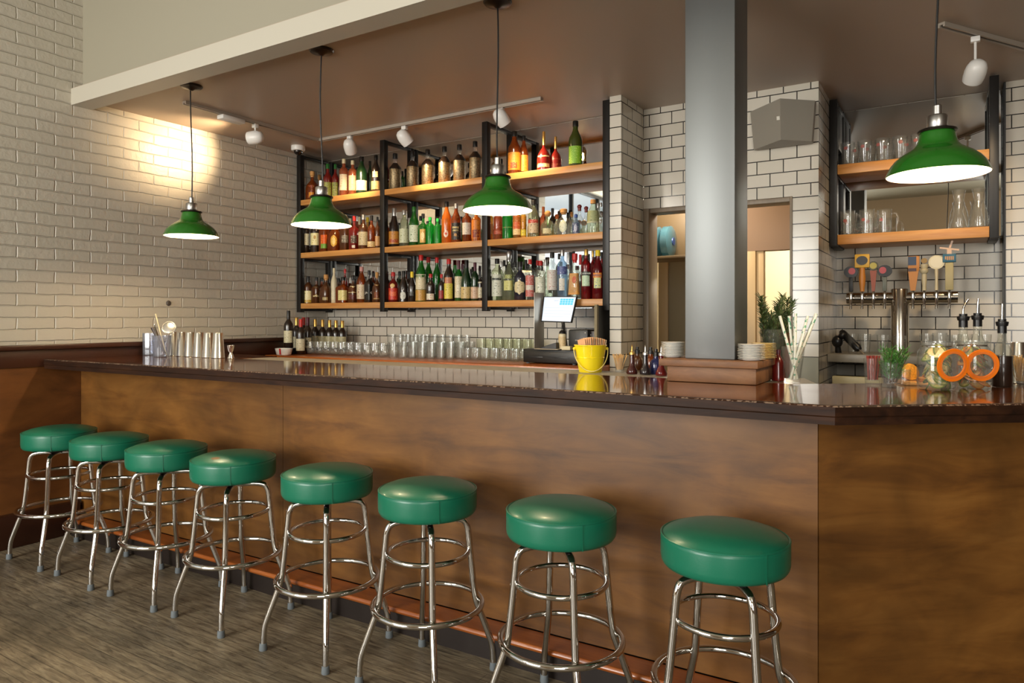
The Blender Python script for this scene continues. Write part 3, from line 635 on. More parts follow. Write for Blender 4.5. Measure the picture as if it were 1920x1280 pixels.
row(1, 540, 370, [
 (163, 82, 350, A_, 'whiskey_bottle', 'whiskey', 'dark', 'g', 'dark bottle with cream label, first on middle shelf under the pendant', (CRE, '#a09048', .22, .52, 72)),
 (255, 86, 348, A_, 'whiskey_bottle', 'whiskey', 'dark', 'g', 'dark bottle with cream label and gold emblem, second on middle shelf', ('#d9cf98', '#a09048', .2, .52, 72), [('#b08830', '#5a3a10', .36, .46, 14, 1)]),
 (338, 82, 345, A_, 'whiskey_bottle', 'square', 'amber', 'k', 'amber bottle with orange and green label on middle shelf', ('#c8561c', '#e89040', .1, .46, 40), [('#6f9a3a', '#3c6a1c', .1, .22, 38)]),
 (432, 104, 325, A_, 'whiskey_bottle', 'squat', 'amber', 'g', 'squat amber bottle with a yellow oval label', ('#cfa23c', '#6a4a10', .12, .46, 32, 1), [('#e0c070', '#6a4a10', .18, .4, 18, 1)]),
 (530, 82, 335, A_, 'whiskey_bottle', 'square', 'brown', 'w', 'square brown bottle with a slanting silver label', ('#6d675a', '#c8c0a8', .22, .42, 40)),
 (612, 78, 318, A_, 'whiskey_bottle', 'square', 'red', 'r', 'square red bottle with slanting grey label and red cap', ('#4c4238', '#d8d0b8', .2, .42, 40), [('#c8c4b4', '#5a5040', .06, .14, 20)]),
 (697, 88, 325, A_, 'whiskey_bottle', 'whiskey', 'brown', 's', 'brown bottle with a tall grey cream label, middle shelf left bay', ('#b6aa86', '#6f6a48', .12, .5, 70)),
 (772, 74, 312, A_, 'whiskey_bottle', 'whiskey', 'amber', 'k', 'red amber bottle with two small cream labels on middle shelf', ('#c9b078', '#5a3c20', .06, .22, 66), [('#d8c48e', '#5a3c20', .15, .2, 40)]),
 (826, 52, 300, A_+.03, 'whiskey_bottle', 'whiskey', 'brown', 'k', 'brown bottle tucked against the second post on middle shelf', ('#b98f5c', '#5a3c20', .1, .4, 60)),
 (640, 50, 330, B_, 'whiskey_bottle', 'whiskey', 'amber', 's', 'amber bottle in the second rank behind the square bottles', None),
 (912, 50, 290, A_, 'whiskey_bottle', 'whiskey', 'amber', 'k', 'bright amber bottle just past the second post, middle shelf', ('#7c2a12', '#d07030', .1, .3, 60)),
 (981, 98, 365, A_, 'liqueur_bottle', 'champ', 'dark', 's', 'dark long necked bottle with orange gold label and silver cap', ('#c68330', '#6a3a10', .08, .40, 66), [('#a8401c', '#e8b060', .12, .2, 50)]),
 (1073, 88, 340, A_, 'vermouth_bottle', 'slim', 'pale', 's', 'pale bottle with a white green label beside the dark long neck', ('#c9c9a4', '#7d8a50', .1, .48, 66)),
 (1165, 92, 365, A_, 'vermouth_bottle', 'slim', 'green', 'n', 'green vermouth bottle with a white label on middle shelf', ('#c3cbb0', '#4f6a3a', .14, .52, 64), [('#d8d8c4', '#4f6a3a', .1, .14, 50)]),
 (1248, 78, 296, A_, 'gin_bottle', 'square', 'green', 'k', 'square green bottle with an ornate gold framed label', ('#c8a35c', '#7a5a20', .08, .5, 38), [('#dfcf9a', '#a8481c', .14, .42, 24, 1)]),
 (1312, 76, 262, A_+.02, 'gin_bottle', 'tall', 'lime', 'l', 'bright green bottle with green cap, larger of two', None),
 (1382, 70, 245, A_+.02, 'gin_bottle', 'tall', 'lime', 'l', 'bright green bottle with green cap, smaller of two', None),
 (1465, 92, 392, A_, 'rum_bottle', 'slim', 'orange', 'k', 'orange rum bottle with a small round white label', ('#cfc0b0', '#a03020', .14, .32, 26, 1), [('#b03a20', '#e0c0a0', .2, .26, 14, 1)]),
 (1553, 88, 368, A_, 'rum_bottle', 'slim', 'amber', 's', 'amber rum bottle with a tall black label and pale print', ('#1d1712', '#8a7a50', .08, .5, 66), [('#a89a66', '#1d1712', .36, .41, 40), ('#a89a66', '#1d1712', .29, .33, 34), ('#a87a3a', '#1d1712', .16, .24, 16, 1)]),
 (1652, 84, 320, A_, 'rum_bottle', 'tall', 'amber', 'y', 'amber bottle with pale square label under the third pendant', ('#c9bfae', '#8a7a68', .22, .56, 60)),
 (1738, 86, 300, A_, 'rum_bottle', 'tall', 'orange', 'r', 'orange bottle with dark striped label beside the third post', ('#d07a24', '#6a2410', .1, .66, 62), [('#7a2a12', '#e0a040', .12, .36, 44)]),
])
row(1, 840, 370, [
 (392, 52, 300, A_, 'rum_bottle', 'tall', 'gold', 'w', 'pale gold bottle just past the third post, middle shelf', ('#c98a50', '#8a4a20', .2, .5, 60)),
 (462, 80, 300, A_, 'rum_bottle', 'tall', 'rose', 'r', 'rose bottle with a red flowered label under the pendant rim', ('#b5533a', '#d8b080', .18, .72, 66)),
 (550, 96, 305, A_, 'rum_bottle', 'tall', 'lime', 'n', 'wide green bottle with a red streaked label under the pendant', ('#3f8a3a', '#b5533a', .34, .74, 66)),
 (636, 74, 300, A_, 'rum_bottle', 'tall', 'gold', 'k', 'gold bottle with orange and cream label, right of the green one', ('#b9572c', '#e0b070', .3, .7, 66), [('#d8c08a', '#8a5a20', .12, .3, 60)]),
 (698, 52, 300, A_+.02, 'liqueur_bottle', 'tall', 'gold', 'y', 'narrow yellow speckled bottle on the middle shelf', ('#c9b83a', '#6a6a14', .1, .72, 75)),
 (790, 98, 350, A_, 'tequila_bottle', 'slim', 'pale', 'k', 'clear bottle with a red banded label right of the third pendant', ('#b9a98a', '#5a3c28', .12, .42, 66), [('#a83a2a', '#e0c8b0', .38, .47, 64)]),
 (921, 132, 245, A_, 'tequila_bottle', 'ball', 'pale', 'c', 'squat clear bottle with a round cork on the middle shelf', ('#b9b48a', '#7a7448', .1, .3, 34)),
 (1005, 84, 225, B_, 'tequila_bottle', 'ball', 'pale', 'o', 'squat bottle with orange ball stopper standing in second rank', None),
 (1068, 152, 250, A_, 'tequila_bottle', 'squat', 'clear', 'c', 'broad squat bottle, oval grey label and blue collar under its cork', ('#b9bca0', '#7d8068', .08, .56, 24, 1), [('#c9cbb4', '#7d8068', .16, .48, 16, 1)]),
 (1142, 60, 235, B_, 'tequila_bottle', 'squat', 'clear', 'c', 'corked clear bottle behind the broad squat one', None),
 (1182, 76, 190, A_, 'tequila_bottle', 'whiskey', 'blue', 'b', 'small bottle with a blue arched label on the middle shelf', ('#3b4663', '#c8ccd8', .06, .56, 40), [('#a9afbf', '#3b4663', .12, .5, 22, 1)]),
 (1214, 92, 300, B_, 'tequila_bottle', 'ball', 'clear', 'm', 'clear bottle with a dark red ball stopper, nearer the pendant', None),
 (1276, 84, 280, B_, 'tequila_bottle', 'ball', 'clear', 'm', 'clear bottle with a dark red ball stopper behind a frosted bottle', None),
 (1340, 112, 318, A_, 'tequila_bottle', 'slim', 'pale', 'c', 'tall clear bottle with wide cream label near the tiled pillar', ('#b5b392', '#7a7a5a', .3, .66, 72)),
 (1412, 62, 290, A_+.03, 'vodka_bottle', 'tall', 'clear', 's', 'clear bottle at the tiled pillar end of the middle shelf', None),
])
row(2, 540, 370, [
 (187, 82, 252, A_, 'whiskey_bottle', 'wine', 'brown', 'k', 'brown bottle with cream label, first on the bottom shelf', ('#d5cb9c', '#9a8a3c', .08, .46, 68), [('#b99a3c', '#6a5010', .03, .13, 66)]),
 (264, 76, 242, A_+.03, 'whiskey_bottle', 'square', 'brown', 'k', 'square brown bottle with block lettered cream label, bottom shelf', ('#cbb983', '#4a3018', .25, .62, 40)),
 (352, 100, 265, A_, 'whiskey_bottle', 'squat', 'brown', 'c', 'broad flat brown bottle with a thin line label on bottom shelf', ('#a59568', '#4a3018', .1, .2, 26)),
 (426, 58, 325, A_+.04, 'whiskey_bottle', 'slim', 'cream', 'w', 'slim bottle wholly wrapped in cream paper on bottom shelf', ('#d8cda8', '#b0a070', .1, .34, 60)),
 (512, 112, 240, A_, 'whiskey_bottle', 'square', 'amber', 'k', 'squat square amber bottle with a wide yellow label', ('#d9cc88', '#8a7428', .1, .48, 42)),
 (528, 52, 318, B_, 'whiskey_bottle', 'slim', 'red', 'r', 'bottle with dripping red wax neck behind the yellow label', None),
 (602, 78, 255, A_, 'whiskey_bottle', 'squat', 'brown', 'k', 'brown bottle with cream label over a dark red one', ('#d2c392', '#7a5a30', .36, .6, 60), [('#4a1a16', '#a06040', .12, .3, 56)]),
 (680, 86, 332, A_, 'whiskey_bottle', 'slim', 'amber', 'p', 'amber bottle with flowered cream label and long pink cap', ('#c9b594', '#7a3c2a', .1, .5, 66)),
 (750, 72, 298, A_, 'whiskey_bottle', 'square', 'dark', 'k', 'square black labelled whiskey bottle with white script', ('#15130f', '#3a342a', .08, .52, 42), None, ('JACK', .024, .30, '#cfcab8')),
 (822, 74, 280, A_, 'whiskey_bottle', 'squat', 'brown', 'c', 'brown bottle with tan arched label beside the second post', ('#b08a52', '#5a3414', .1, .58, 42), [('#7a3a1c', '#d0a060', .14, .34, 28)]),
 (918, 52, 285, A_+.04, 'liqueur_bottle', 'wine', 'dark', 'k', 'black bottle just past the second post, bottom shelf', None),
 (972, 90, 278, A_, 'liqueur_bottle', 'whiskey', 'red', 'r', 'red bottle with red label and round yellow emblem', ('#c1301c', '#e07040', .08, .46, 70), [('#d9b46a', '#c1301c', .46, .62, 26, 1), ('#e0683c', '#8a1c10', .2, .34, 40)]),
 (1068, 88, 288, A_, 'liqueur_bottle', 'champ', 'dark', 'k', 'black bottle with a round white label on bottom shelf', ('#cfcdbd', '#5a5850', .06, .34, 34, 1)),
 (1146, 76, 280, A_, 'liqueur_bottle', 'champ', 'dark', 'y', 'black bottle with a bright yellow cap on bottom shelf', ('#3a3630', '#6a6658', .2, .5, 30)),
 (1229, 96, 432, A_, 'liqueur_bottle', 'slim', 'green', 'r', 'tall red capped bottle with long cream label over tan base', ('#d6c9a4', '#a08c58', .26, .58, 80), [('#b98a3c', '#d8b070', .02, .25, 80)]),
 (1297, 84, 415, B_, 'vermouth_bottle', 'slim', 'green', 'r', 'red capped green bottle in second rank, nearer the second post', None),
 (1376, 80, 410, B_, 'vermouth_bottle', 'slim', 'green', 'r', 'red capped green bottle in second rank, farther from second post', None),
 (1318, 82, 256, A_-.02, 'liqueur_bottle', 'whiskey', 'dark', 'r', 'short dark bottle with red neck and small white framed label', ('#d3cab0', '#a82c20', .06, .28, 52)),
 (1417, 60, 252, A_-.02, 'liqueur_bottle', 'whiskey', 'dark', 'r', 'short dark bottle with all red neck and no white label', ('#8a1f1a', '#c05040', .1, .4, 40)),
 (1486, 96, 392, A_+.02, 'liqueur_bottle', 'slim', 'dark', 'r', 'dark red capped bottle with slanting yellow label', ('#d3c14c', '#8a7a1c', .06, .42, 50), [('#b5714a', '#d8a878', .42, .56, 40)]),
 (1577, 76, 378, A_, 'vermouth_bottle', 'wine', 'green', 'u', 'green bottle with plum cap and long cream label', ('#cfc3a0', '#7a6a40', .08, .6, 60), [('#dcd4b8', '#6a4a30', .2, .42, 28, 1)]),
 (1648, 98, 380, A_, 'vermouth_bottle', 'champ', 'dgreen', 'k', 'dark green sloping bottle with a broad tan label', ('#c5ad72', '#7a5c2c', .06, .34, 76)),
 (1727, 74, 355, A_, 'vermouth_bottle', 'wine', 'dgreen', 'u', 'slender dark green bottle with pinkish cream label', ('#c9a98a', '#7a4c34', .06, .36, 70)),
 (1776, 46, 275, A_+.01, 'vermouth_bottle', 'wine', 'dark', 'k', 'dark bottle with white label squeezed against the third post', ('#d0c6a6', '#7a6a48', .1, .64, 60)),
])
row(2, 840, 370, [
 (388, 50, 290, A_, 'gin_bottle', 'tall', 'dark', 'k', 'dark bottle just past the third post on bottom shelf', None),
 (454, 104, 388, A_, 'vermouth_bottle', 'tall', 'pale', 'k', 'clear bottle with tall white label and black stopper', ('#cccdb8', '#4a5a3a', .1, .62, 62), [('#2c3026', '#cccdb8', .48, .53, 50)]),
 (520, 64, 375, B_, 'gin_bottle', 'whiskey', 'clear', 'k', 'clear bottle with black cap in second rank by the third post', None),
 (563, 106, 452, A_, 'gin_bottle', 'squat', 'pale', 's', 'clear bottle with yellow green label and square shoulders', ('#c0bd72', '#7d7c34', .2, .4, 44), [('#8a9050', '#d8d8a0', .44, .52, 34)]),
 (620, 70, 360, B_, 'gin_bottle', 'whiskey', 'clear', 'k', 'clear bottle with black cap behind the diamond label', None),
 (666, 106, 358, A_, 'gin_bottle', 'whiskey', 'navy', 'k', 'dark apothecary bottle with a cream diamond label', ('#cdbf94', '#7d6f4c', .14, .52, 60, 1)),
 (758, 84, 378, A_, 'gin_bottle', 'tall', 'clear', 'r', 'clear bottle with red cap and red and white label', ('#b8645a', '#dcd4c4', .08, .6, 60), [('#cfc8b8', '#b8645a', .24, .36, 50)]),
 (826, 64, 370, B_, 'gin_bottle', 'tall', 'clear', 'r', 'clear bottle with red cap in second rank', None),
 (855, 98, 362, A_, 'gin_bottle', 'tall', 'clear', 'r', 'clear bottle with red cap and green white label', ('#c6c9b4', '#6f7a5c', .1, .58, 62), [('#dadccb', '#6f7a5c', .2, .44, 26, 1)]),
 (962, 98, 440, A_, 'vodka_bottle', 'tall', 'clear', 'k', 'tall clear bottle, white label, black cap, behind the tablet', ('#c9c3b8', '#a0524a', .2, .62, 60)),
 (1025, 56, 430, B_, 'vodka_bottle', 'tall', 'clear', 'k', 'clear bottle with black cap in second rank above the tablet', None),
 (1056, 96, 460, A_, 'vodka_bottle', 'tall', 'blue', 's', 'clear bottle with blue shoulder band and small white label', ('#d0cbbc', '#8a8a90', .18, .42, 30), [('#4a5486', '#b0b8d0', .5, .66, 60)]),
 (1171, 120, 425, A_, 'gin_bottle', 'squat', 'clear', 'r', 'clear bottle with a big orange label above the printer', ('#c88a34', '#e0b060', .1, .56, 50), [('#b34a1c', '#e0a050', .34, .5, 16, 1)]),
 (1276, 92, 462, A_, 'liqueur_bottle', 'tall', 'campari', 'g', 'red bitter bottle with gold cap and white label, black lettering', ('#b9cfae', '#7a9a74', .26, .5, 46), [('#20241c', '#20241c', .47, .55, 50)], ('CAMPARI', .016, .51, '#dfe4d4')),
 (1338, 60, 450, B_, 'liqueur_bottle', 'tall', 'campari', 'g', 'red bottle with gold cap in second rank near the pillar', None),
 (1384, 104, 452, A_, 'liqueur_bottle', 'slim', 'campari', 'y', 'red bottle with yellow and blue shield label by the pillar', ('#c7c98a', '#3a5a8c', .22, .5, 36), [('#d2802c', '#d2802c', .43, .53, 44)], ('APEROL', .016, .48, '#1c2c6a')),
])

# second rank of bottles, seen between the necks of the first
k2 = 0
for sh, ox, oy, us in ((2, 540, 370, [(240, 'brown', 'k', 235), (312, 'amber', 'k', 240), (388, 'dark', 'k', 250), (470, 'brown', 'k', 235), (570, 'amber', 's', 240), (640, 'brown', 'k', 250), (716, 'dark', 'k', 245), (790, 'amber', 'k', 285), (850, 'brown', 'k', 250), (1030, 'dgreen', 'k', 290), (1110, 'dark', 'k', 285), (1190, 'dark', 'k', 270), (1545, 'dgreen', 'n', 340), (1610, 'dark', 'u', 350), (1690, 'dgreen', 'k', 300)]),
                    (2, 840, 370, [(492, 'clear', 's', 370), (720, 'clear', 'k', 380), (900, 'clear', 's', 380), (1110, 'clear', 's', 440), (1160, 'clear', 'k', 450), (1222, 'clear', 'r', 420), (1420, 'campari', 'k', 440)]),
                    (1, 540, 370, [(480, 'amber', 's', 310), (575, 'brown', 'w', 320), (660, 'rose', 'w', 330), (735, 'gold', 'y', 320), (855, 'amber', 'k', 290), (1030, 'brown', 'k', 240), (1120, 'clear', 's', 290), (1225, 'clear', 'k', 300), (1420, 'clear', 's', 260), (1510, 'clear', 's', 280), (1600, 'green', 'k', 270)]),
                    (1, 840, 370, [(820, 'dark', 'k', 340), (880, 'rose', 'o', 310), (965, 'dark', 'k', 290), (1040, 'dark', 'k', 270), (1385, 'clear', 's', 310)]),
                    (0, 540, 180, [(335, 'amber', 'k', 270), (640, 'rose', 'k', 300), (860, 'dark', 'k', 300)])):
    for u, g, c, h in us:
        bay = ('left', 'middle', 'right')[0 if ox+u/4.924 < 717 else 1 if ox+u/4.924 < 909 else 2]
        nb = {'brown': 'brown', 'amber': 'amber', 'dark': 'blackish', 'dgreen': 'dark green', 'green': 'green', 'clear': 'clear', 'campari': 'red', 'rose': 'rose', 'gold': 'golden'}[g]
        cn = {'k': 'black', 's': 'silver', 'n': 'green', 'u': 'plum', 'r': 'red', 'w': 'cream', 'y': 'yellow', 'o': 'orange'}[c]
        lab = '%s bottle with %s cap in the second rank, %s bay of %s shelf' % (nb, cn, bay, ('top', 'middle', 'bottom')[sh])
        row(sh, ox, oy, [(u, 66, h, .245, 'spare_bottle', 'whiskey' if k2 % 2 else 'wine', g, c, lab, None)])
        k2 += 1
byl = {}
for o in list(bpy.data.objects):
    if o.name.startswith('spare_bottle'): byl.setdefault(o['label'], []).append(o)
for l, os_ in byl.items():
    if len(os_) > 1:
        os_.sort(key=lambda o: o.location.x)
        for i, o in enumerate(os_): o['label'] = ['first', 'second', 'third', 'fourth', 'fifth', 'sixth'][i]+' '+l.replace(' with', ',').replace('cap in the', 'cap,').replace(' ,', ',')
    for o in os_: o.name = 'liquor_bottle'
# ------------------------------------------------------------------ pendant lamps
SPOTS = []
def pendant(px, canopy_xy, zr, label, rad=.153):
    x, y = canopy_xy
    t = thing('pendant_lamp', label, 'pendant lamp', (x, y, zr), 0, 'green enamel pendant lamps over the bar')
    H = CZ-zr
    MB().lathe([(0, H), (.063, H), (.064, H-.004), (.058, H-.012), (.02, H-.02), (.008, H-.03), (0, H-.03)], 32).build('canopy', pm('dark_bronze', '#2b211a', .35, .6), t)
    n = 10
    MB().tube([(.006*math.sin(i/n*5+px), .004*math.cos(i/n*4), .235+(H-.255)*i/n) for i in range(n+1)], .0036, 8).build('cord', M_BLACK, t)
    s = rad/.153
    outer = [(.153, 0), (.1555, .003), (.154, .007), (.150, .017), (.142, .034), (.128, .052), (.108, .069), (.086, .082), (.070, .093), (.061, .106), (.056, .122), (.0535, .138), (.050, .146)]
    inner = [(.047, .143), (.051, .134), (.0535, .12), (.059, .104), (.068, .09), (.084, .079), (.106, .066), (.126, .049), (.140, .031), (.148, .015), (.1505, .004), (.153, 0)]
    pr = [(a*s, b) for a, b in outer+inner]
    MB().lathe(pr, 56, mats=[0]*(len(outer))+[1]*(len(inner)-1)).build('shade', [M_ENAMEL, M_ENWHITE], t, smooth=60)
    MB().lathe([(0, .143), (.058, .143), (.060, .146), (.058, .151), (.046, .156), (.034, .158), (0, .158)], 36).build('collar', pm('dark_collar', '#3b362e', .3, .8), t)
    MB().lathe([(0, .157), (.029, .157), (.031, .161), (.031, .196), (.027, .201), (.015, .203), (.0145, .232), (.011, .236), (0, .236)], 28).build('socket', M_ALU, t)
    b = MB().ball(.03, (0, 0, .065), 20, 1.1).lathe([(.013, .09), (.013, .14)], 14)
    b.build('bulb', M_BULB, t)
    return t
pendant(364, (-3.89, 2.567), 1.848, 'green pendant lamp hanging in front of the white brick wall')
pendant(605, (-2.795, 2.584), 1.840, 'green pendant lamp before the left end of the bottle shelves')
pendant(934, (-1.706, 2.60), 1.831, 'green pendant lamp before the middle shelves, third post behind it')
pendant(1757, (-.047, 2.78), 1.842, 'green pendant lamp past the steel column, before the mug shelves')
# ------------------------------------------------------------------ track lights
M_TRACK = pm('track_paint', '#a79c8e', .4)
def track(label, pts, rest=None):
    t = thing('light_track', label, 'light track', (0, 0, 0))
    for a, b in zip(pts, pts[1:]):
        a, b = Vector(a), Vector(b); d = (b-a); L = d.length; M = Matrix.Translation((a.x, a.y, CZ)) @ Matrix.Rotation(math.atan2(d.y, d.x), 4, 'Z')
        m = MB()
        m.box(0, L, -.018, -.008, -.022, -.0005, M=M); m.box(0, L, .008, .018, -.022, -.0005, M=M); m.box(0, L, -.008, .008, -.012, -.0005, M=M)
        m.build('rail', M_TRACK, t, smooth=0)
        MB().box(.01, L-.01, -.0075, .0075, -.0135, -.0121, M=M).build('slot', M_BLACK, t, smooth=0)
    return t
t = track('white ceiling light track turning from the brick wall along the shelves', [(-4.20, 2.72, 0), (-4.20, 3.86, 0), (-2.21, 3.88, 0)])
MB().bbox(-4.235, -4.165, 2.98, 3.16, CZ-.052, CZ-.022, .008).build('power_feed', M_WHITE, t)
track('short white ceiling light track above the tap corner', [(-.05, 3.90, 0), (.62, 4.93, 0)])
M_LAMP = pm('spot_lens', '#fff2d8', .3, emit=(1, .74, .42), es=12)
def head(label, xy, z, target, power, tilt=None):
    x, y = xy
    t = thing('track_spotlight', label, 'spotlight', (x, y, CZ), 0, 'white spotlights on the ceiling tracks')
    dz = z-CZ
    MB().bbox(-.02, .02, -.016, .016, -.05, -.023, .004).build('adapter', M_WHITE, t)
    MB().tube([(0, 0, -.05), (0, 0, dz+.03)], .006, 8).build('stem', M_WHITE, t)
    d = (Vector(target)-Vector((x, y, z))).normalized(); q = d.to_track_quat('Z', 'Y').to_matrix().to_4x4()
    M = Matrix.Translation((0, 0, dz)) @ q
    MB().lathe([(0, -.062), (.02, -.06), (.036, -.048), (.045, -.025), (.048, .0), (.047, .03), (.044, .05), (.040, .05), (.038, .036), (0, .036)], 28, M=M).build('head_shell', M_WHITE, t)
    MB().lathe([(0, .0375), (.037, .0375)], 20, M=M).build('lens', M_LAMP, t)
    p = Vector((x, y, z))+d*.058
    SPOTS.append(('spot_beam', tuple(p), target, power))
head('white track spotlight aimed at the brick wall', (-4.20, 3.265), 2.637, (-4.75, 3.02, 2.60), 42)
head('white track spotlight above the first bay of bottle shelves', (-3.87, 3.862), 2.652, (-4.2, 4.46, 2.0), 24)
head('white track spotlight above the pewter sleeved bottles', (-3.336, 3.868), 2.648, (-3.1, 4.46, 2.0), 32)
head('white track spotlight above the third post of the bottle shelves', (-2.514, 3.876), 2.670, (-2.3, 4.46, 2.0), 34)
head('white track spotlight in the upper corner above the beer taps', (.09, 4.12), 2.56, (-.25, 5.2, 1.7), 26)
# security camera on the ceiling by the shelf end
t = thing('ceiling_camera', 'white dome security camera on the ceiling beside the shelf end', 'camera', (-4.52, 3.93, CZ))
MB().lathe([(0, -.0005), (.055, -.0005), (.056, -.03), (.05, -.04), (0, -.04)], 28).build('housing', M_WHITE, t)
MB().ball(.036, (0, 0, -.042), 20, .9).build('dome', pm('smoked_dome', '#1a1412', .08), t)
tag(MB().lathe([(0, 0), (.02, 0), (.013, .01), (0, .012)], 10, M=Matrix.Translation(at_z(319, 569, 1.0)*0)@Matrix.Rotation(R(90), 4, 'Y')).build('wall_plug', pm('rusty_iron', '#4a4038', .6), loc=(XW+.002, 3.0*.985, 1.462)), 'small rusty iron plug in the brick wall above the shaker tins', 'wall plug')
# loudspeaker on the doorway wall
t = thing('wall_speaker', 'grey angular loudspeaker high on the tiled wall beside the column', 'loudspeaker', (0, 0, 0))
sp_m = pm('grey_speaker', '#8d877b', .5)
pl_t = [(-1.055, 4.455), (-1.055, 4.43), (-.845, 4.25), (-.683, 4.40), (-.683, 4.455)]
pl_b = [(-1.035, 4.455), (-1.035, 4.435), (-.845, 4.265), (-.70, 4.40), (-.70, 4.455)]
z0, z1 = 2.385, 2.62
vs = [(x, y, z0) for x, y in pl_b]+[(x, y, z1) for x, y in pl_t]; k = 5
MB().add(vs, [tuple(range(k-1, -1, -1)), tuple(range(k, 2*k))]+[(i, (i+1) % k, k+(i+1) % k, k+i) for i in range(k)]).build('speaker_body', sp_m, t, smooth=0)
MB().box(-.867, -.845, 4.262, 4.272, 2.50, 2.522).build('badge', pm('speaker_badge', '#c9c4b6', .4), t, smooth=0)
MB().bbox(-.90, -.80, 4.456, 4.479, 2.44, 2.56, .003).build('bracket', M_FLAT, t)
# ------------------------------------------------------------------ glassware makers
def tumbler_prof(r0, r1, h, th=.0025, base=.012):
    return [(0, .0006), (r0*.95, .0006), (r0, .003), (r1, h), (r1-th, h), (r0-th, base), (0, base-.002)]
def glassware(name, label, cat, loc, prof, group, seg=24, mat=None, extra=None, rz=0, part='bowl'):
    t = thing(name, label, cat, loc, rz, group)
    MB().lathe(prof, seg).build(part, mat or M_CLEAR, t, smooth=50)
    if extra: extra(t)
    return t
def place(root, first, loc, rz=None, label=None):
    if first: root.location = loc; return root
    return copy_thing(root, loc, rz, label)
# back counter: stemless glasses, tumblers, squat glasses, taller jars
ZC = 1.0605
stem_p = [(0, .0005), (.022, .001), (.034, .012), (.040, .034), (.040, .055), (.034, .104), (.0325, .104), (.0383, .055), (.038, .034), (.032, .014), (0, .006)]
g0 = glassware('stemless_glass', 'round stemless glass in the rows beside the wine bottles', 'glass', (0, 0, 0), stem_p, 'stemless glasses on the back counter', part='bowl')
first = True
for r_ in range(2):
    for c_ in range(10):
        place(g0, first, (-4.43+.0865*c_+.03*r_, 3.99+.086*r_, ZC)); first = False
g1 = glassware('tumbler', 'tall straight tumbler in the dense block at mid back counter', 'glass', (0, 0, 0), tumbler_prof(.029, .034, .118), 'tall tumblers on the back counter', part='bowl')
first = True
for r_ in range(4):
    for c_ in range(7):
        place(g1, first, (-3.50+.0705*c_+.035*(r_ % 2), 3.93+.0705*r_+.022*c_, ZC)); first = False
g4 = glassware('pint_tumbler', 'taller tumbler in the rank against the tiles at mid counter', 'glass', (0, 0, 0), tumbler_prof(.03, .037, .165), 'taller tumblers against the tiles', part='bowl')
first = True
for r_ in range(1):
    for c_ in range(9): place(g4, first, (-3.80+.0785*c_, 4.39, ZC)); first = False
for c_ in range(5): place(g4, False, (-3.84+.0785*c_, 4.295, ZC))
g2 = glassware('rocks_glass', 'short rocks glass in the block left of the cash drawer', 'glass', (0, 0, 0), tumbler_prof(.033, .039, .083, base=.016), 'rocks glasses left of the cash drawer', part='bowl')
first = True
for r_ in range(2):
    for c_ in range(6):
        place(g2, first, (-2.93+.081*c_, 4.06+.083*r_, ZC)); first = False
g3 = glassware('highball_glass', 'greenish highball glass behind the rocks glasses on the back counter', 'glass', (0, 0, 0), tumbler_prof(.031, .036, .145), 'highball glasses behind the rocks glasses', mat=glass('green_clear', (.965, .975, .93), .04, (.78, .82, .66), .8), part='bowl')
first = True
for r_ in range(2):
    for c_ in range(6): place(g3, first, (-2.93+.078*c_, 4.245+.08*r_, ZC)); first = False
# ------------------------------------------------------------------ wine bottles at the end of the back counter
wl = [('#cfc9a6', .27), ('#d0caa9', .27)]
def wine(px, py, Y, h, cap, label, desc, lab2=None):
    x, d = at_y(px, Y)
    bottle('wine_bottle', desc, x, Y, ZC+py, .074, h, 'wine', 'dark', cap, label, lab2, 'wine bottles at the end of the back counter')
LW = ('#d2cba8', '#8a8460', .14, .46, 66)
wine(541, .0505, 3.905, .305, 'k', LW, 'dark wine bottle with all black neck nearest the brick wall')
wine(556, 0, 4.05, .30, 'g', LW, 'wine bottle with black and gold neck behind the leading ones')
wine(564, 0, 3.95, .285, 'r', ('#d6cfb0', '#8a8460', .1, .44, 66), 'foremost wine bottle with red neck and large cream label')
wine(577, 0, 4.055, .30, 'u', ('#d2cba8', '#5a4a3a', .16, .44, 60), 'wine bottle with plum neck and a picture on its label', [('#5a5040', '#d2cba8', .2, .38, 24, 1)])
wine(569, 0, 4.14, .30, 'r', LW, 'wine bottle with red neck at the back of the group')
for i, (px, c) in enumerate([(591, 'g'), (605, 'g'), (618, 'g'), (630, 'g'), (642, 'g')]):
    wine(px, 0, 4.20+.02*i, .285-.003*i, c, ('#b5ae88', '#6a6440', .16, .5, 66), ['first', 'second', 'third', 'fourth', 'last'][i]+' gold necked wine bottle of the row running from the brick wall end')
# low dark tray and white bowl with a ribbon
tag(MB().bbox(-4.67, -4.553, 3.862, 3.958, ZC, ZC+.05, .004).build('black_box', M_BLACK), 'low black box behind the white bowl by the wine bottles', 'box')
bx, d = at_y(532, 3.80)
t = thing('serving_bowl', 'white oval bowl tied with a red ribbon at the counter end', 'bowl', (bx, 3.80, ZC))
MS = Matrix.Diagonal((1.3, .82, 1, 1))
MB().lathe([(0, .001), (.05, .001), (.055, .006), (.066, .052), (.063, .053), (.05, .01), (0, .008)], 32, M=MS).build('bowl_body', M_CERAMIC, t)
MB().lathe([(.0612, .006), (.0677, .0535)], 6, M=MS, a0=R(-84), a1=R(-72)).build('ribbon', pm('red_ribbon', '#b5202a', .5), t)
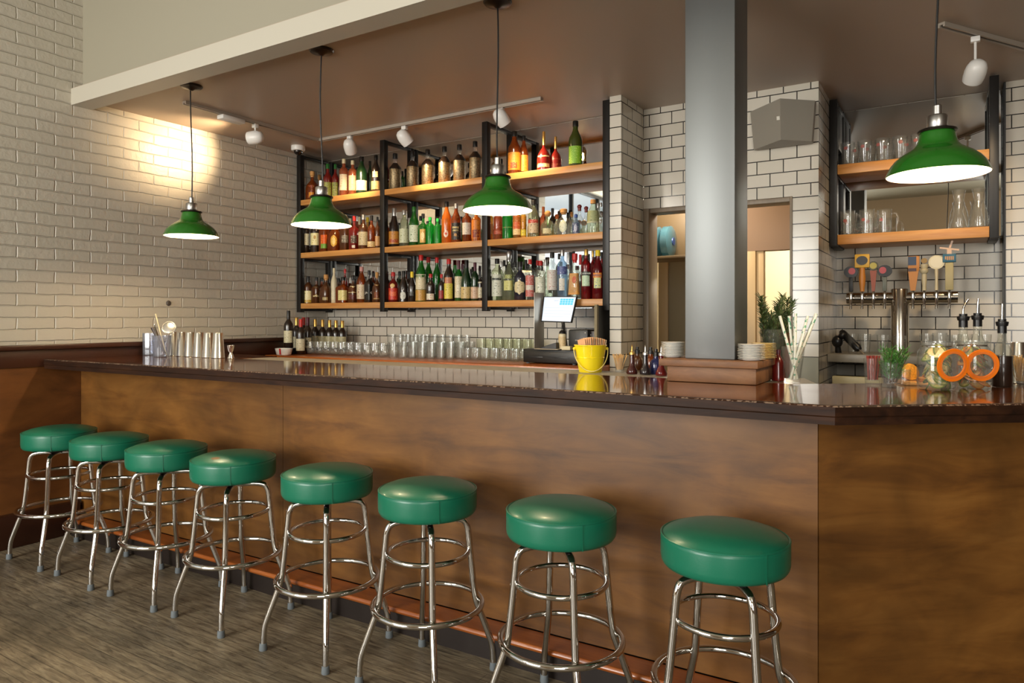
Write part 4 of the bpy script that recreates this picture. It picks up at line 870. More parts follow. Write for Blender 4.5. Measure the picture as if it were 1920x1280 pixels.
# ------------------------------------------------------------------ shaker tins and mixing jars on the bar
tin_p = [(0, .160), (.0275, .160), (.0295, .157), (.0400, .004), (.0412, .002), (.0400, .0005), (.0385, .004), (.028, .154), (0, .156)]
nms = ['first', 'second', 'third', 'fourth', 'fifth', 'sixth']
A = at_z(324, 666.5, ZB); B = at_z(409, 671.0, ZB)
for i in range(6):
    p = A.lerp(B, i/5)
    t = thing('shaker_tin', nms[i]+' steel shaker tin of the row, counted from the mixing jars', 'shaker tin', p, 0, 'shaker tins lined up on the bar')
    MB().lathe(tin_p, 36).build('tin_body', M_TIN, t, smooth=60)
p = at_z(433, 672, ZB)
t = thing('jigger', 'small steel hourglass jigger beside the last shaker tin', 'jigger', p)
MB().lathe([(0, .002), (.019, .002), (.02, .001), (.021, .002), (.014, .022), (.009, .034), (.009, .038), (.016, .052), (.0225, .082), (.0215, .083), (.012, .05), (0, .046)], 28).build('jigger_cups', M_TIN, t)
p = at_z(281, 665.5, ZB)
M_MIX = glass('mixing_glass', (.86, .88, .93), .12, (.7, .72, .8), .4)
t = thing('mixing_jar', 'clear faceted mixing jar nearer the brick wall', 'jar', p, 0, 'mixing jars on the bar')
MB().lathe(tumbler_prof(.044, .046, .15, .003), 10).build('jar_body', M_MIX, t, smooth=0)
p2 = at_z(303, 669, ZB)
t = thing('mixing_jar', 'clear mixing jar holding the muddler and bar spoons', 'jar', p2, 0, 'mixing jars on the bar')
MB().lathe(tumbler_prof(.05, .057, .14, .003), 32).build('jar_body', M_MIX, t)
t = thing('muddler', 'dark wooden muddler leaning in the mixing jar', 'muddler', p2)
MB().tube([(.025, .01, .02), (-.03, -.012, .13), (-.062, -.02, .19)], [.008, .010, .0155], 12).build('muddler_stick', wood('dark_muddler', ['#1c120b', '#3a2415'], (1, 1, 4), .4), t)
t = thing('long_straw', 'long pale straw standing tall in the mixing jar', 'straw', p2)
MB().tube([(.03, .015, .012), (-.035, -.02, .28)], .0042, 8).build('straw_tube', pm('pale_straw', '#d9c8a0', .5), t)
t = thing('bar_spoon', 'thin twisted steel bar spoon in the mixing jar', 'spoon', p2)
MB().tube([(.02, -.02, .012), (-.045, -.02, .205)], .002, 6).ball(.006, (-.046, -.02, .209), 10).build('spoon_handle', M_STEEL, t)
t = thing('cocktail_strainer', 'round steel cocktail strainer standing in the mixing jar', 'strainer', p2)
Ms = Matrix.Translation((.035, .03, .19)) @ Matrix.Rotation(R(57), 4, 'Z') @ Matrix.Rotation(R(70), 4, 'X')
MB().lathe([(0, .0), (.04, 0), (.043, .002), (.04, .004), (0, .003)], 30, M=Ms).ring(.038, .0035, seg=30, ts=6, M=Ms @ Matrix.Translation((0, 0, .006))).build('strainer_disc', M_ALU, t)
MB().tube([Ms @ Vector((0, -.04, .002)), Vector((.01, .012, .05)), Vector((.0, .0, .014))], .004, 8).build('strainer_handle', M_TIN, t)
# ------------------------------------------------------------------ till corner
YT = 4.02
cx0, d = at_y(981, 3.95); cx1, _ = at_y(1112, 3.95)
t = thing('cash_drawer', 'black cash drawer under the tablet on the back counter', 'cash drawer', (0, 0, ZC))
MB().bbox(cx0, cx1, 3.95, 4.35, .008, .095, .004).build('drawer_case', pm('black_metal_case', '#191917', .4, .3, bump=.03), t)
MB().bbox(cx0+.006, cx1-.006, 3.944, 3.95, .014, .078, .002).build('drawer_front', pm('black_drawer_front', '#211f1c', .38, .3), t)
for a in (.05, .23): MB().bbox(cx0+a, cx0+a+.10, 3.9425, 3.9445, .040, .046, .0008).build('slot', M_BLACK, t)
for a in (.02, .36): MB().lathe([(0, 0), (.012, 0), (.012, .009), (0, .009)], 10, (cx0+a, 3.98, 0)).lathe([(0, 0), (.012, 0), (.012, .009), (0, .009)], 10, (cx0+a, 4.31, 0)).build('foot', M_RUBBER, t)
ZD = ZC+.0955
def at_screen(px, py, Y):
    x, d = at_y(px, Y); return Vector((x, Y, CH-(py-HZ)*d/F))
t = thing('tablet_till', 'tablet till with a lit screen on a steel stand', 'tablet', (0, 0, 0))
c00, c10, c11, c01 = at_screen(1016, 601, 4.03), at_screen(1070, 603, 4.00), at_screen(1080, 557, 4.045), at_screen(1021, 557, 4.07)
def quadbox(q, nrm, th, grow=0):
    q = [Vector(v) for v in q]; c = sum(q, Vector())/4
    q = [v+(v-c).normalized()*grow for v in q]
    return [*q, *[v+nrm*th for v in q]]
nn = (c10-c00).cross(c01-c00).normalized()
if nn.y > 0: nn = -nn
QF = [(0,1,2,3),(4,7,6,5),(0,4,5,1),(1,5,6,2),(2,6,7,3),(3,7,4,0)]
MB().add(quadbox([c00, c10, c11, c01], -nn, .009, .010), QF).build('tablet_case', M_BLACK, t, smooth=0)
so = MB().add([v+nn*.001 for v in (c00, c10, c11, c01)], [(0, 1, 2, 3)]).build('screen', pm('lit_screen', '#c9d4e0', .2, emit=(.80, .9, 1), es=.36), t, smooth=0)
def scr(u, v, o=.002): return c00.lerp(c10, u).lerp(c01.lerp(c11, u), v)+nn*o
def tile(u0, u1, v0, v1, mat, name):
    MB().add([scr(u0, v0), scr(u1, v0), scr(u1, v1), scr(u0, v1)], [(0, 1, 2, 3)]).build(name, mat, so, smooth=0)
mb_ = pm('screen_blue', '#3f9cc8', .3, emit=(.12, .5, .8), es=.6); mg = pm('screen_line', '#a9b4c4', .3, emit=(.6, .66, .75), es=.4)
for i in range(5):
    for j in range(3): tile(.53+.086*i, .605+.086*i, .68+.09*j, .755+.09*j, mb_, 'screen_button')
for v in (.18, .3, .42, .55): tile(.05, .95, v, v+.012, mg, 'screen_rule')
tile(.34, .48, .84, .87, mg, 'screen_heading')
pb = at_screen(1048, 612, 4.04); pb.z = ZD
mid = (c00+c11)/2
MB().tube([mid-nn*.012, (mid.x, mid.y+.05, mid.z-.05), (mid.x, 4.14, ZD+.01)], .012, 10).lathe([(0, 0), (.06, 0), (.06, .008), (0, .01)], 24, (mid.x, 4.14, ZD)).build('stand', M_ALU, t)
# upright steel sheet left of the tablet
a0 = at_screen(1003, 646, 3.97); a1 = at_screen(1003, 548, 3.97)
t = thing('steel_menu_stand', 'tall thin bent steel sheet standing left of the tablet', 'stand', (a0.x, 3.97, ZD))
hh = a1.z-ZD
MB().bbox(-.002, .001, -.01, .12, 0, hh, .001).bbox(-.002, .07, .03, .11, .0, .003, .001).tube([(.001, .10, hh*.55), (.012, .09, hh*.55)], .012, 12).build('sheet', pm('dull_steel', (.62, .58, .5), .45, .8), t)
# card reader on a small plate
x, d = at_y(1032, 3.95)
t = thing('card_reader', 'black card reader lying on the cash drawer', 'card reader', (x, 3.97, ZD))
MB().bbox(-.10, .07, -.05, .05, 0, .004, .001).build('base_plate', pm('pale_plate', '#b5a88e', .4), t)
MB().add([(-.075, -.035, .005), (.05, -.035, .005), (.05, .035, .005), (-.075, .035, .005), (-.06, -.03, .014), (.045, -.03, .044), (.045, .03, .044), (-.06, .03, .014)], QF).build('reader_body', M_BLACK, t, smooth=0)
MB().box(-.02, .03, -.02, .02, .0, .002, M=Matrix.Translation((0, 0, .031)) @ Matrix.Rotation(R(-15.9), 4, 'Y')).build('display', pm('grey_display', '#5a6460', .2), t, smooth=0)
# dropper bottle and sticky notes
x, d = at_y(1053, 3.99)
bottle('dropper_bottle', 'squeeze bottle with black dropper top beside the printer', x, 4.0, ZD, .05, .135, 'tall', 'cream', None, ('#c9b184', '#8a7040', .08, .6, 80), None, 'small things on the cash drawer')
r_ = [o for o in bpy.data.objects if o.name.startswith('dropper_bottle')][0]
MB().lathe([(.022, .100), (.020, .112), (.009, .122), (.0055, .150), (0, .165)], 16).build('dropper', M_BLACK, r_)
x, d = at_y(1061, 3.92)
tag(MB().bbox(-.03, .03, -.012, .03, 0, .024, .002).build('note_pad', pm('pale_notes', '#cfc6a2', .6), loc=(x, 3.93, ZD)), 'small pad of pale notes on the cash drawer edge', 'note pad')
# receipt printer
x0, _ = at_y(1065, 4.02); x1, _ = at_y(1102, 4.02)
t = thing('receipt_printer', 'black receipt printer right of the tablet', 'printer', (x0, 4.02, ZD))
w = x1-x0
MB().bbox(0, w, 0, .14, 0, .128, .012).build('printer_body', pm('printer_black', '#262523', .45), t)
text('lettering', 'EPSON', .012, pm('printer_ink', '#b9b5aa', .5), t, (w*.5, -.0008, .058))
MB().bbox(w*.85, w*.9, -.001, .001, .104, .11, .0004).build('indicator', pm('grey_light', '#b9b5aa', .4), t)
x0, _ = at_y(1103, 4.08); x1, _ = at_y(1122, 4.08)
t = thing('card_imprinter', 'small dark box with a white stripe beside the printer', 'box', (x0, 4.06, ZD))
MB().bbox(0, x1-x0, 0, .12, 0, .12, .005).build('box_case', pm('dark_maroon', '#231716', .4), t)
MB().box(.004, .03, -.0012, .0, .09, .096).build('stripe', M_WHITE, t, smooth=0)
# leaning framed board by the pillar
p0 = at_screen(1112, 628, 4.0); p1 = at_screen(1124, 572, 4.05)
t = thing('leaning_board', 'dark framed board leaning against the tiled pillar', 'board', (0, 0, 0))
xa = cx1+.008
vs = [(xa, 3.98, ZC), (xa+.012, 3.98, ZC), (xa+.012, 4.30, ZC), (xa, 4.30, ZC)]
top = [(-1.895, 4.02, 1.435), (-1.883, 4.02, 1.435), (-1.883, 4.30, 1.435), (-1.895, 4.30, 1.435)]
MB().add(vs+top, QF).build('board_panel', pm('dark_board', '#1c1712', .5), t, smooth=0)
MB().add([(xa-.004, 3.955, ZC), (xa+.014, 3.955, ZC), (xa+.014, 3.9785, ZC), (xa-.004, 3.9785, ZC), (-1.899, 3.995, 1.44), (-1.881, 3.995, 1.44), (-1.881, 4.0185, 1.44), (-1.899, 4.0185, 1.44)], QF).build('frame_edge', pm('board_frame', '#6f5f34', .45), t, smooth=0)
# ------------------------------------------------------------------ bucket, picks, bitters on the bar
p = at_z(1107, 697, ZB-.004); k = .9
t = thing('metal_bucket', 'bright yellow metal bucket with wire handle on the bar', 'bucket', p)
M_YEL = pm('yellow_enamel', '#e8d016', .3, coat=.3)
MB().lathe([(0, .002), (.052, .002), (.0535, .0), (.055, .004), (.0665, .069), (.068, .070), (.0665, .072), (.076, .125), (.079, .127), (.0775, .13), (.0745, .126), (.053, .008), (0, .006)], 48).build('bucket_body', M_YEL, t)
hp = []
for i in range(25):
    a = math.pi*i/24
    hp.append(Vector((-.081*math.cos(a), 0, .112-.105*math.sin(a))))
Mh = Matrix.Rotation(R(32), 4, 'Z')
hp = [Mh @ (v+Vector((0, -.018-.05*(1-(v.z-.007)/.105)*0-.046*math.sin(math.pi*i/24), 0))) for i, v in enumerate(hp)]
hp = [v if True else v for v in hp]
MB().tube(hp, .0025, 8).build('handle', pm('pale_wire', '#d8c878', .3, .3), t)
for sgn in (-1, 1): MB().ball(.008, Mh @ Vector((.078*sgn, -.012, .112)), 10).build('ear', M_YEL, t)
for i in range(13):
    M = Matrix.Translation(p) @ Matrix.Rotation(YAW, 4, 'Z') @ Matrix.Translation((-.024+.0058*i, .0, .03)) @ Matrix.Rotation(R(-9+1.5*i), 4, 'Y') @ Matrix.Rotation(R(-52 if i < 4 else -70), 4, 'Z')
    tag(MB().box(-.026, .026, -.001, .001, 0, .126+.010*math.sin(math.pi*i/12), M=M).build('menu_card', pm('kraft_card', '#c99a70', .7) if i < 4 or i % 2 else pm('pale_card', '#a88f72', .7), smooth=0), 'kraft menu card standing upright in the yellow bucket', 'card', 'menu cards in the yellow bucket')
def pick_glass(p, glab, plab, grp, n, r, h, ph):
    t = thing('pick_glass', glab, 'glass', p)
    MB().lathe(tumbler_prof(r*.8, r, h, .002), 28).build('glass_body', M_CLEAR, t)
    m = pm('toothpick_wood', '#cfa468', .6)
    me = None
    for i in range(n):
        a = i*2.4; rr = r*.55*math.sqrt((i+.5)/n); tl = r*1.5*math.sqrt((i+.5)/n)*random.uniform(.75, 1.1)
        q0 = Vector((rr*math.cos(a), rr*math.sin(a), .014)); q1 = Vector((tl*math.cos(a+.5), tl*math.sin(a+.5), ph*random.uniform(.93, 1.05)))
        o = MB().tube([q0, q1], [.0012, .0016], 5).build('toothpick', m, loc=p)
        tag(o, plab, 'toothpick', grp)
pick_glass(at_z(1162, 698, ZB-.004), 'small glass packed with wooden picks beside the yellow bucket', 'wooden pick in the small glass beside the yellow bucket', 'picks beside the bucket', 34, .026, .07, .085)
def bitters(px, py, desc, body, topc, h=.115, spout=True, w=.052):
    p = at_z(px, py, ZB-.004)
    t = thing('bitters_bottle', desc, 'bitters bottle', p, 0, 'bitters bottles behind the bar plinth')
    r = w/2
    MB().lathe([(0, .001), (r*.9, .001), (r, .006), (r*.95, .018), (r*.6, .034), (r*.42, .05), (r*.40, .085), (r*.48, .087), (r*.48, .092), (0, .093)] if spout else [(0, .001), (r*.9, .001), (r, .005), (r, .05), (r*.8, .062), (r*.42, .072), (r*.42, .084), (0, .085)], 22).build('glass_body', body, t)
    if spout: MB().lathe([(r*.5, .09), (r*.5, .10), (r*.2, .104), (r*.12, .125), (0, .14)], 12).build('dasher', topc, t)
    else: MB().lathe([(0, .082), (r*.5, .082), (r*.5, .1), (r*.3, .103), (r*.3, .115), (0, .117)], 12).build('stopper', topc, t)
    return t
bd = glass('bitters_dark', (.3, .06, .04), .4, (.10, .015, .012)); bb = glass('bitters_blue', (.2, .22, .5), .4, (.05, .06, .2)); bk = glass('bitters_black', (.08, .05, .07), .6, (.02, .012, .016)); br = glass('bitters_red', (.5, .03, .03), .45, (.22, .01, .014))
bitters(1185, 701, 'bitters bottle with a gold dasher top, nearest the picks', bd, CP['g'])
bitters(1195, 694, 'brown dropper bottle behind the gold topped bitters', BG['brown'], CP['k'], spout=False)
bitters(1210, 702, 'nearly black bitters bottle with silver dasher top', bk, CP['s'])
bitters(1220, 695, 'brown bottle behind the nearly black bitters bottle', BG['amber'], CP['k'], spout=False)
bitters(1230, 701, 'deep blue bitters bottle beside the wooden plinth', bb, CP['k'], spout=False, w=.056)
bitters(1240, 704, 'red bitters bottle with silver dasher partly behind the plinth', br, CP['s'])
# plates on the plinth
ZP = ZB+.0905
pl_prof = [(0, .0005), (.036, .0005), (.037, .002), (.056, .0052), (.0575, .0062), (.056, .0072), (.036, .0042), (0, .0036)]
def plates(px, py, n, lab, grp, mat, r=1.0, z0=0.0, loc=None):
    p = loc or at_z(px, py, ZP)
    first = None
    for i in range(n):
        q = (p.x+random.uniform(-.0012, .0012), p.y+random.uniform(-.0012, .0012), ZP+z0+.0062*i)
        if first is None:
            first = MB().lathe([(a*r, b) for a, b in pl_prof], 40).build('saucer', mat); first.location = q
            tag(first, lab, 'saucer', grp)
        else: o = first.copy(); COL.objects.link(o); o.location = q
pL = Vector((-1.005+.04, 2.885, ZP)); pL = Vector((at_y(1262, 2.86)[0], 2.86, ZP)); pR = Vector((at_y(1409, 2.80)[0], 2.80, ZP))
plates(0, 0, 10, 'white saucer in the stack left of the steel column', 'saucers left of the column', M_CERAMIC, loc=pL, r=.86)
plates(0, 0, 10, 'white saucer in the stack right of the steel column', 'saucers right of the column', M_CERAMIC, loc=pR, r=.90)
pB = Vector((at_y(1432, 2.945)[0], 2.945, ZP))
plates(0, 0, 10, 'yellow lit saucer in the stack behind the white saucers, right of the column', 'yellow lit saucers behind the white ones', M_YELLOW_LIT, loc=pB, r=.86)  # their yellow is light put into the glaze colour
# rosemary in a tall glass, behind on the ledge
p = Vector((at_y(1431, 3.02)[0]+.02, 3.10, ZB-.004)); pr_ = p.copy()
t = thing('herb_vase', 'tall clear glass holding rosemary beside the steel column', 'glass', p)
MB().lathe(tumbler_prof(.036, .052, .21), 32).build('glass_body', M_CLEAR, t)
M_LEAF = pm('rosemary_green', (.075, .115, .032), .55, var=.5, vscale=60); M_TWIG = pm('twig', '#4a3a20', .7)
def sprig(base, tip, n, ll, seed, name, desc, grp, leafm, lw=.0022):
    rnd = random.Random(seed)
    b, tp = Vector(base), Vector(tip); ax = (tp-b); bow = Vector((rnd.uniform(-.012, .012), rnd.uniform(-.012, .012), 0))
    pts = [b.lerp(tp, i/6)+bow*math.sin(math.pi*i/6) for i in range(7)]
    t = thing(name, desc, 'herb', (0, 0, 0), 0, grp)
    MB().tube(pts, .0016, 6).build('stem', M_TWIG, t)
    m = MB()
    for i in range(n):
        s = .12+.88*i/n; k = min(5, int(s*6)); c = pts[k].lerp(pts[k+1], s*6-k)
        a = rnd.uniform(0, 6.28); d = (Vector((math.cos(a), math.sin(a), rnd.uniform(.5, 1.3)))).normalized(); sd = d.cross(Vector((0, 0, 1))).normalized()*lw
        L = ll*rnd.uniform(.7, 1.2)
        m.add([c-sd*.5, c+sd*.5, c+d*L*.6+sd, c+d*L, c+d*L*.6-sd], [(0, 1, 2, 3, 4)])
        m.add([c+d.cross(sd).normalized()*lw*.5, c+d.cross(sd).normalized()*-lw*.5, c+d*L*.6-d.cross(sd).normalized()*lw, c+d*L], [(0, 1, 2, 3)])
    m.build('leaves', leafm, t, smooth=0)
ang = [(-.050, 0, .355), (-.035, .02, .30), (-.015, .03, .27), (.0, -.02, .28), (.02, .01, .325), (.04, .02, .36), (.06, .03, .345), (.085, .02, .335), (.012, -.03, .25), (-.05, .03, .25), (.05, .04, .28), (-.045, -.02, .33), (.035, -.02, .34)]
for i, (ax, ay, h) in enumerate(ang):
    d = Vector((CS*ax-SN*ay*-1*0, SN*ax+ay, h*.98))
    sprig(p+Vector((ax*.2, ay*.3, .02)), p+d, 210, .030, i, 'rosemary_sprig', 'green rosemary sprig standing in the tall glass beside the column', 'rosemary sprigs in the tall glass', M_LEAF, .0022)
# pink syrup bottle and tall glass of straws
p = at_z(1459, 712, ZB)
bottle('syrup_bottle', 'short dark red syrup bottle between plinth and straw glass', p.x, p.y, ZB-.004, .048, .128, 'slim', 'red', 'u', None, None, 'syrups on the bar')
p = at_z(1487, 717, ZB)
t = thing('straw_glass', 'tall flared glass full of patterned paper straws', 'glass', p)
MB().lathe(tumbler_prof(.026, .044, .142), 32).build('glass_body', M_CLEAR, t)
m_st, nt, b, out = base('striped_paper')
tc = nt.nodes.new('ShaderNodeTexCoord'); wv = nt.nodes.new('ShaderNodeTexNoise'); wv.inputs['Scale'].default_value = 70; nt.links.new(tc.outputs['Object'], wv.inputs['Vector'])
rr = nt.nodes.new('ShaderNodeValToRGB'); rr.color_ramp.interpolation = 'CONSTANT'; rr.color_ramp.elements[0].color = lin('#e2dfce'); rr.color_ramp.elements[1].position = .60; rr.color_ramp.elements[1].color = lin('#5f9a78')
nt.links.new(wv.outputs['Fac'], rr.inputs['Fac']); nt.links.new(rr.outputs['Color'], b.inputs['Base Color'])
rx = Vector((CS, SN, 0)); fx = Vector((-SN, CS, 0))
for i, (bx_, tx_, h, dy) in enumerate([(.016, -.052, .262, 0), (.008, -.012, .262, .01), (.004, .006, .272, -.01), (.002, .012, .258, .015), (-.012, .058, .262, .0), (-.016, .088, .268, -.01), (-.010, .094, .272, .01), (-.004, .098, .262, .02), (-.014, .036, .20, -.02)]):
    q0 = p+rx*bx_+fx*dy*.4+Vector((0, 0, .014)); q1 = p+rx*tx_+fx*dy+Vector((0, 0, h))
    tag(MB().tube([q0, q1], .0056, 10, cap=False).build('paper_straw', m_st), 'white paper straw with green pattern in the tall flared glass', 'straw', 'paper straws in the flared glass')
# stainless corner sheet at the foot of the tiled return
tag(MB().bbox(-.80, -.672, YB-.012, YB+.004, .0, 1.125, .002).build('steel_splash_sheet', pm('splash_steel', (.16, .155, .12), .5, .6)), 'dull stainless splash sheet low on the tiled wall behind the straws', 'splash sheet')
# ------------------------------------------------------------------ garnish group on the right part of the bar
def cupglass(px, py, r0, r1, h, name, desc, cat='glass'):
    p = at_z(px, py, ZB); t = thing(name, desc, cat, p)
    MB().lathe(tumbler_prof(r0, r1, h, .003, .014), 28).build('glass_body', M_CLEAR, t)
    return p
p = cupglass(1636, 719, .0265, .031, .098, 'garnish_glass', 'small glass of red stirrers left of the green herbs')
for i in range(14):
    a = i*2.4; r = .019*math.sqrt((i+.5)/14)
    tag(MB().tube([p+Vector((r*.9*math.cos(a), r*.9*math.sin(a), .016)), p+Vector((r*1.25*math.cos(a+.3), r*1.25*math.sin(a+.3), .108))], .0031, 8).build('red_stirrer', pm('red_stirrer', '#8a2f22' if 1 else '', .4)), 'red striped stirrer packed into the small garnish glass', 'stirrer', 'red stirrers in the garnish glass')
p = cupglass(1671, 726, .033, .037, .092, 'garnish_glass', 'small glass holding fresh green herbs, front of the garnishes')
M_HERB = pm('fresh_herb_green', (.06, .2, .025), .5, var=.4, vscale=80)
for i in range(16):
    a = i*2.4; r = .024*math.sqrt((i+.5)/16)
    b0 = p+Vector((r*.8*math.cos(a), r*.8*math.sin(a), .018)); tp = p+Vector((r*2.0*math.cos(a), r*2.0*math.sin(a), .125+.02*math.sin(i*1.7)))+rx*.014
    sprig(b0, tp, 46, .03, 50+i, 'herb_sprig', 'bright green herb sprig in the front garnish glass', 'herb sprigs in the garnish glass', M_HERB, .0013)
p = cupglass(1693, 722, .024, .027, .06, 'garnish_glass', 'small empty looking glass between the herbs and the oranges')
p = at_z(1712, 722, ZB)
t = thing('cutting_board', 'small pale wooden board under the orange pieces', 'cutting board', p, R(20))
MB().bbox(-.03, .09, -.02, .13, 0, .012, .004).build('board_slab', wood('pale_board', ['#c98d4c', '#d9a868'], (1, 8, 8), .5), t)
M_PEEL = pm('orange_peel', '#e88a1c', .4, bump=.3, bscale=400); M_FLESH = pm('orange_flesh', '#e8a03c', .35, var=.3, vscale=120)
def orange_half(loc, r, tilt, desc):
    t = thing('orange_half', desc, 'orange', loc)
    M = Matrix.Rotation(R(32), 4, 'Z') @ Matrix.Rotation(R(tilt), 4, 'X')
    n = 8
    MB().lathe([(r*math.sin(math.pi/2*i/n), -r*math.cos(math.pi/2*i/n)) for i in range(n+1)], 24, M=M).build('peel', M_PEEL, t)
    MB().lathe([(0, .0005), (r*.98, .0)], 24, M=M).build('flesh', M_FLESH, t)
orange_half(p+Vector((-.012, .075, .046)), .034, 70, 'orange half standing upright on the small board')
orange_half(p+Vector((.03, .02, .028)), .018, 10, 'small orange wedge lying on the small board')
orange_half(p+Vector((.045, .07, .030)), .018, 120, 'small orange piece beside the lidded jar')
# swing top jars with citrus
def clip_jar(px, py, lidc, desc, gid, cols, rot, R0=.063, H=.172, n=46):
    p = at_z(px, py, ZB)
    t = thing('clip_top_jar', desc, 'jar', p, 0, 'open clip top jars on the bar')
    MB().lathe([(0, .0008), (R0*.86, .0008), (R0*.97, .006), (R0, .016), (R0, H*.70), (R0*.95, H*.80), (R0*.76, H*.88), (R0*.73, H*.91), (R0*.78, H*.93), (R0*.78, H), (R0*.74, H), (R0*.70, H*.92), (R0*.92, H*.79), (R0*.96, H*.70), (R0*.955, .02), (R0*.84, .008), (0, .007)], 44).build('jar_body', M_CLEAR, t, smooth=60)
    MB().ring(R0*.80, .0016, (0, 0, H*.9), 40, 6).build('neck_wire', M_STEEL, t)
    # lid hanging open on its wire bail, towards the room
    lx, ly, lr = lidc
    x_, y_ = ray(lx); dl = math.hypot(p.x, p.y)-.001
    # a point in front of the jar side
    dd = (p.x*-SN+p.y*CS)-R0-.014
    L = Vector((x_*dd, y_*dd, CH-(ly-HZ)*dd/F)); lc = L-p
    rl = lr*dd/F
    M = Matrix.Translation(lc) @ Matrix.Rotation(YAW+R(rot), 4, 'Z') @ Matrix.Rotation(R(96), 4, 'X')
    lo = MB().lathe([(0, -.006), (rl*.66, -.006), (rl*.70, -.002), (rl*.78, 0), (rl*.92, .0), (rl*.94, .005), (rl*.80, .008), (rl*.62, .006), (0, .004)], 40, M=M).build('lid', M_CLEAR, t, smooth=60)
    MB().lathe([(rl*.70, -.0005), (rl, -.0005), (rl*1.01, .0015), (rl, .004), (rl*.72, .0045), (rl*.70, .002), (rl*.70, -.0005)], 44, M=M @ Matrix.Translation((0, 0, .003))).build('rubber_seal', pm('orange_rubber', '#f0790f', .45), lo)
    MB().tube([lc+Vector((0, 0, rl*.9)), Vector((lc.x*.75, lc.y*.75, H*.88)), Vector((lc.x*.45, lc.y*.45, H*.9))], .0016, 6).build('bail_wire', M_STEEL, t)
    rnd = random.Random(gid)
    for i in range(n):
        a = rnd.uniform(0, 6.28); rr_ = R0*rnd.uniform(.2, .50); z = .022+(H*.80-.022)*(i+.5)/n
        Ms = Matrix.Rotation(a, 4, 'Z') @ Matrix.Translation((rr_, 0, 0)) @ Matrix.Rotation(R(rnd.uniform(30, 80)), 4, 'Y') @ Matrix.Rotation(rnd.uniform(0, 3), 4, 'Z')
        rad = R0*.46
        c = cols[i % len(cols)]
        o = MB().lathe([(0, .0017), (rad*.86, .0017), (rad, .0015), (rad, -.0015), (rad*.86, -.0017), (0, -.0017)], 20, mats=[1, 0, 0, 0, 1], M=Ms).build('citrus_slice', [pm('rind_'+c[0], c[0], .4), pm('flesh_'+c[1], c[1], .35, var=.3, vscale=150)], loc=p+Vector((0, 0, z)))
        tag(o, desc.split(' jar')[0].replace('clip top', 'citrus slice inside the clip top')+' jar', 'citrus slice', 'slices in jar '+('of limes' if gid == 1 else 'of oranges'))
clip_jar(1757, 731, (1785, 684, 31), 'fuller clip top jar of lime slices with orange seal', 1, [('#6f7d22', '#b9ad62'), ('#4f6a1c', '#a8a858'), ('#8a7a2c', '#c4a35a')], 4)
clip_jar(1823, 727, (1840, 684, 30), 'amber clip top jar of orange slices with orange seal', 2, [('#c9741c', '#d09a48'), ('#a8621c', '#b98a3c'), ('#6f7d22', '#b9ad62')], -6)
# pour spout bottles and the rest at the right edge of the photo
def pourer(px, py, h, w, desc, gm, bend, fill=None):
    p = at_z(px, py, ZB); r = w/2
    t = thing('pour_bottle', desc, 'bottle', p, 0, 'pour spout bottles behind the jars')
    pr = [(0, .001), (r*.92, .001), (r, .006), (r, h*.50), (r*.92, h*.58), (r*.6, h*.68), (r*.42, h*.76), (r*.38, h*.97), (r*.42, h*.975), (r*.42, h), (0, h)]
    MB().lathe(pr, 28, mats=[0 if b < (fill or 0)*h else 1 for a, b in pr[1:]]).build('glass_body', [gm, M_CLEARB], t)
    MB().lathe([(0, h*.985), (r*.55, h*.985), (r*.62, h+.008), (r*.62, h+.012), (r*.40, h+.014), (r*.40, h+.022), (0, h+.022)], 18).lathe([(r*.44, h-.03), (r*.44, h)], 16).build('collar', M_BLACK, t)
    MB().tube(catmull([(0, 0, h+.015), (0, 0, h+.04), (rx.x*bend*.4, rx.y*bend*.4, h+.06), (rx.x*bend, rx.y*bend, h+.078)], 4), .0042, 10).build('spout', M_STEEL, t)
pourer(1806, 719, .248, .07, 'pour spout bottle with curved spout behind the first jar', M_CLEARB, .02)
pourer(1833, 719, .251, .07, 'pour spout bottle with straight spout between the other two', M_CLEARB, .003)
pourer(1879, 725, .228, .066, 'nearest pour spout bottle, dark liquid in its lower half', BG['dark'], .001, .55)
pick_glass(at_z(1915, 721, ZB), 'glass packed with wooden picks at the right end of the bar', 'wooden pick in the glass at the right end of the bar', 'picks at the right end', 34, .03, .085, .108)
p = at_z(1909, 718, ZB)
t = thing('shaker_tin', 'single steel tin behind the picks at the right end', 'shaker tin', p)
MB().lathe([(a*.85, b) for a, b in tin_p], 32).build('tin_body', M_TIN, t)
# ------------------------------------------------------------------ tap counter and beer tower
ZT = 1.132
t = thing('tap_counter', 'beige stone counter with a shelf beneath the beer tower', 'counter', (0, 0, 0))
MB().bbox(-.672, 1.4, 4.80, 5.085, ZT-.05, ZT, .003).bbox(-.672, .25, 5.08, 5.248, ZT-.05, ZT, .003).build('counter_top', M_LEDGE, t)
MB().bbox(-.672, 1.4, 4.86, 5.08, .0, .93, .003).build('counter_base', M_FLAT, t)
tag(MB().bbox(-.645, -.36, 4.80, 4.84, .935, .995, .006).build('white_container', pm('ivory_plastic', '#cfc49c', .4)), 'shallow ivory container in the open space under the tap counter', 'container')
tx, d = at_y(1687.5, 5.0)
t = thing('beer_tap_tower', 'steel beer tower with eight taps against the tiled wall', 'beer tower', (tx, 5.0, ZT))
zp = (CH-(558-HZ)*d/F)-ZT
MB().lathe([(0, 0), (.062, 0), (.062, .006), (.05, .012), (.05, zp+.05), (.046, zp+.055), (0, zp+.056)], 40).build('tower_column', pm('polished_steel', (.62, .58, .52), .16, 1), t)
xl = at_y(1588, 5.0)[0]-tx; xr = at_y(1796, 5.0)[0]-tx
MB().tube([(xl, 0, zp), (xr, 0, zp)], .036, 24).build('manifold_pipe', pm('polished_steel', (.62, .58, .52), .16, 1), t)
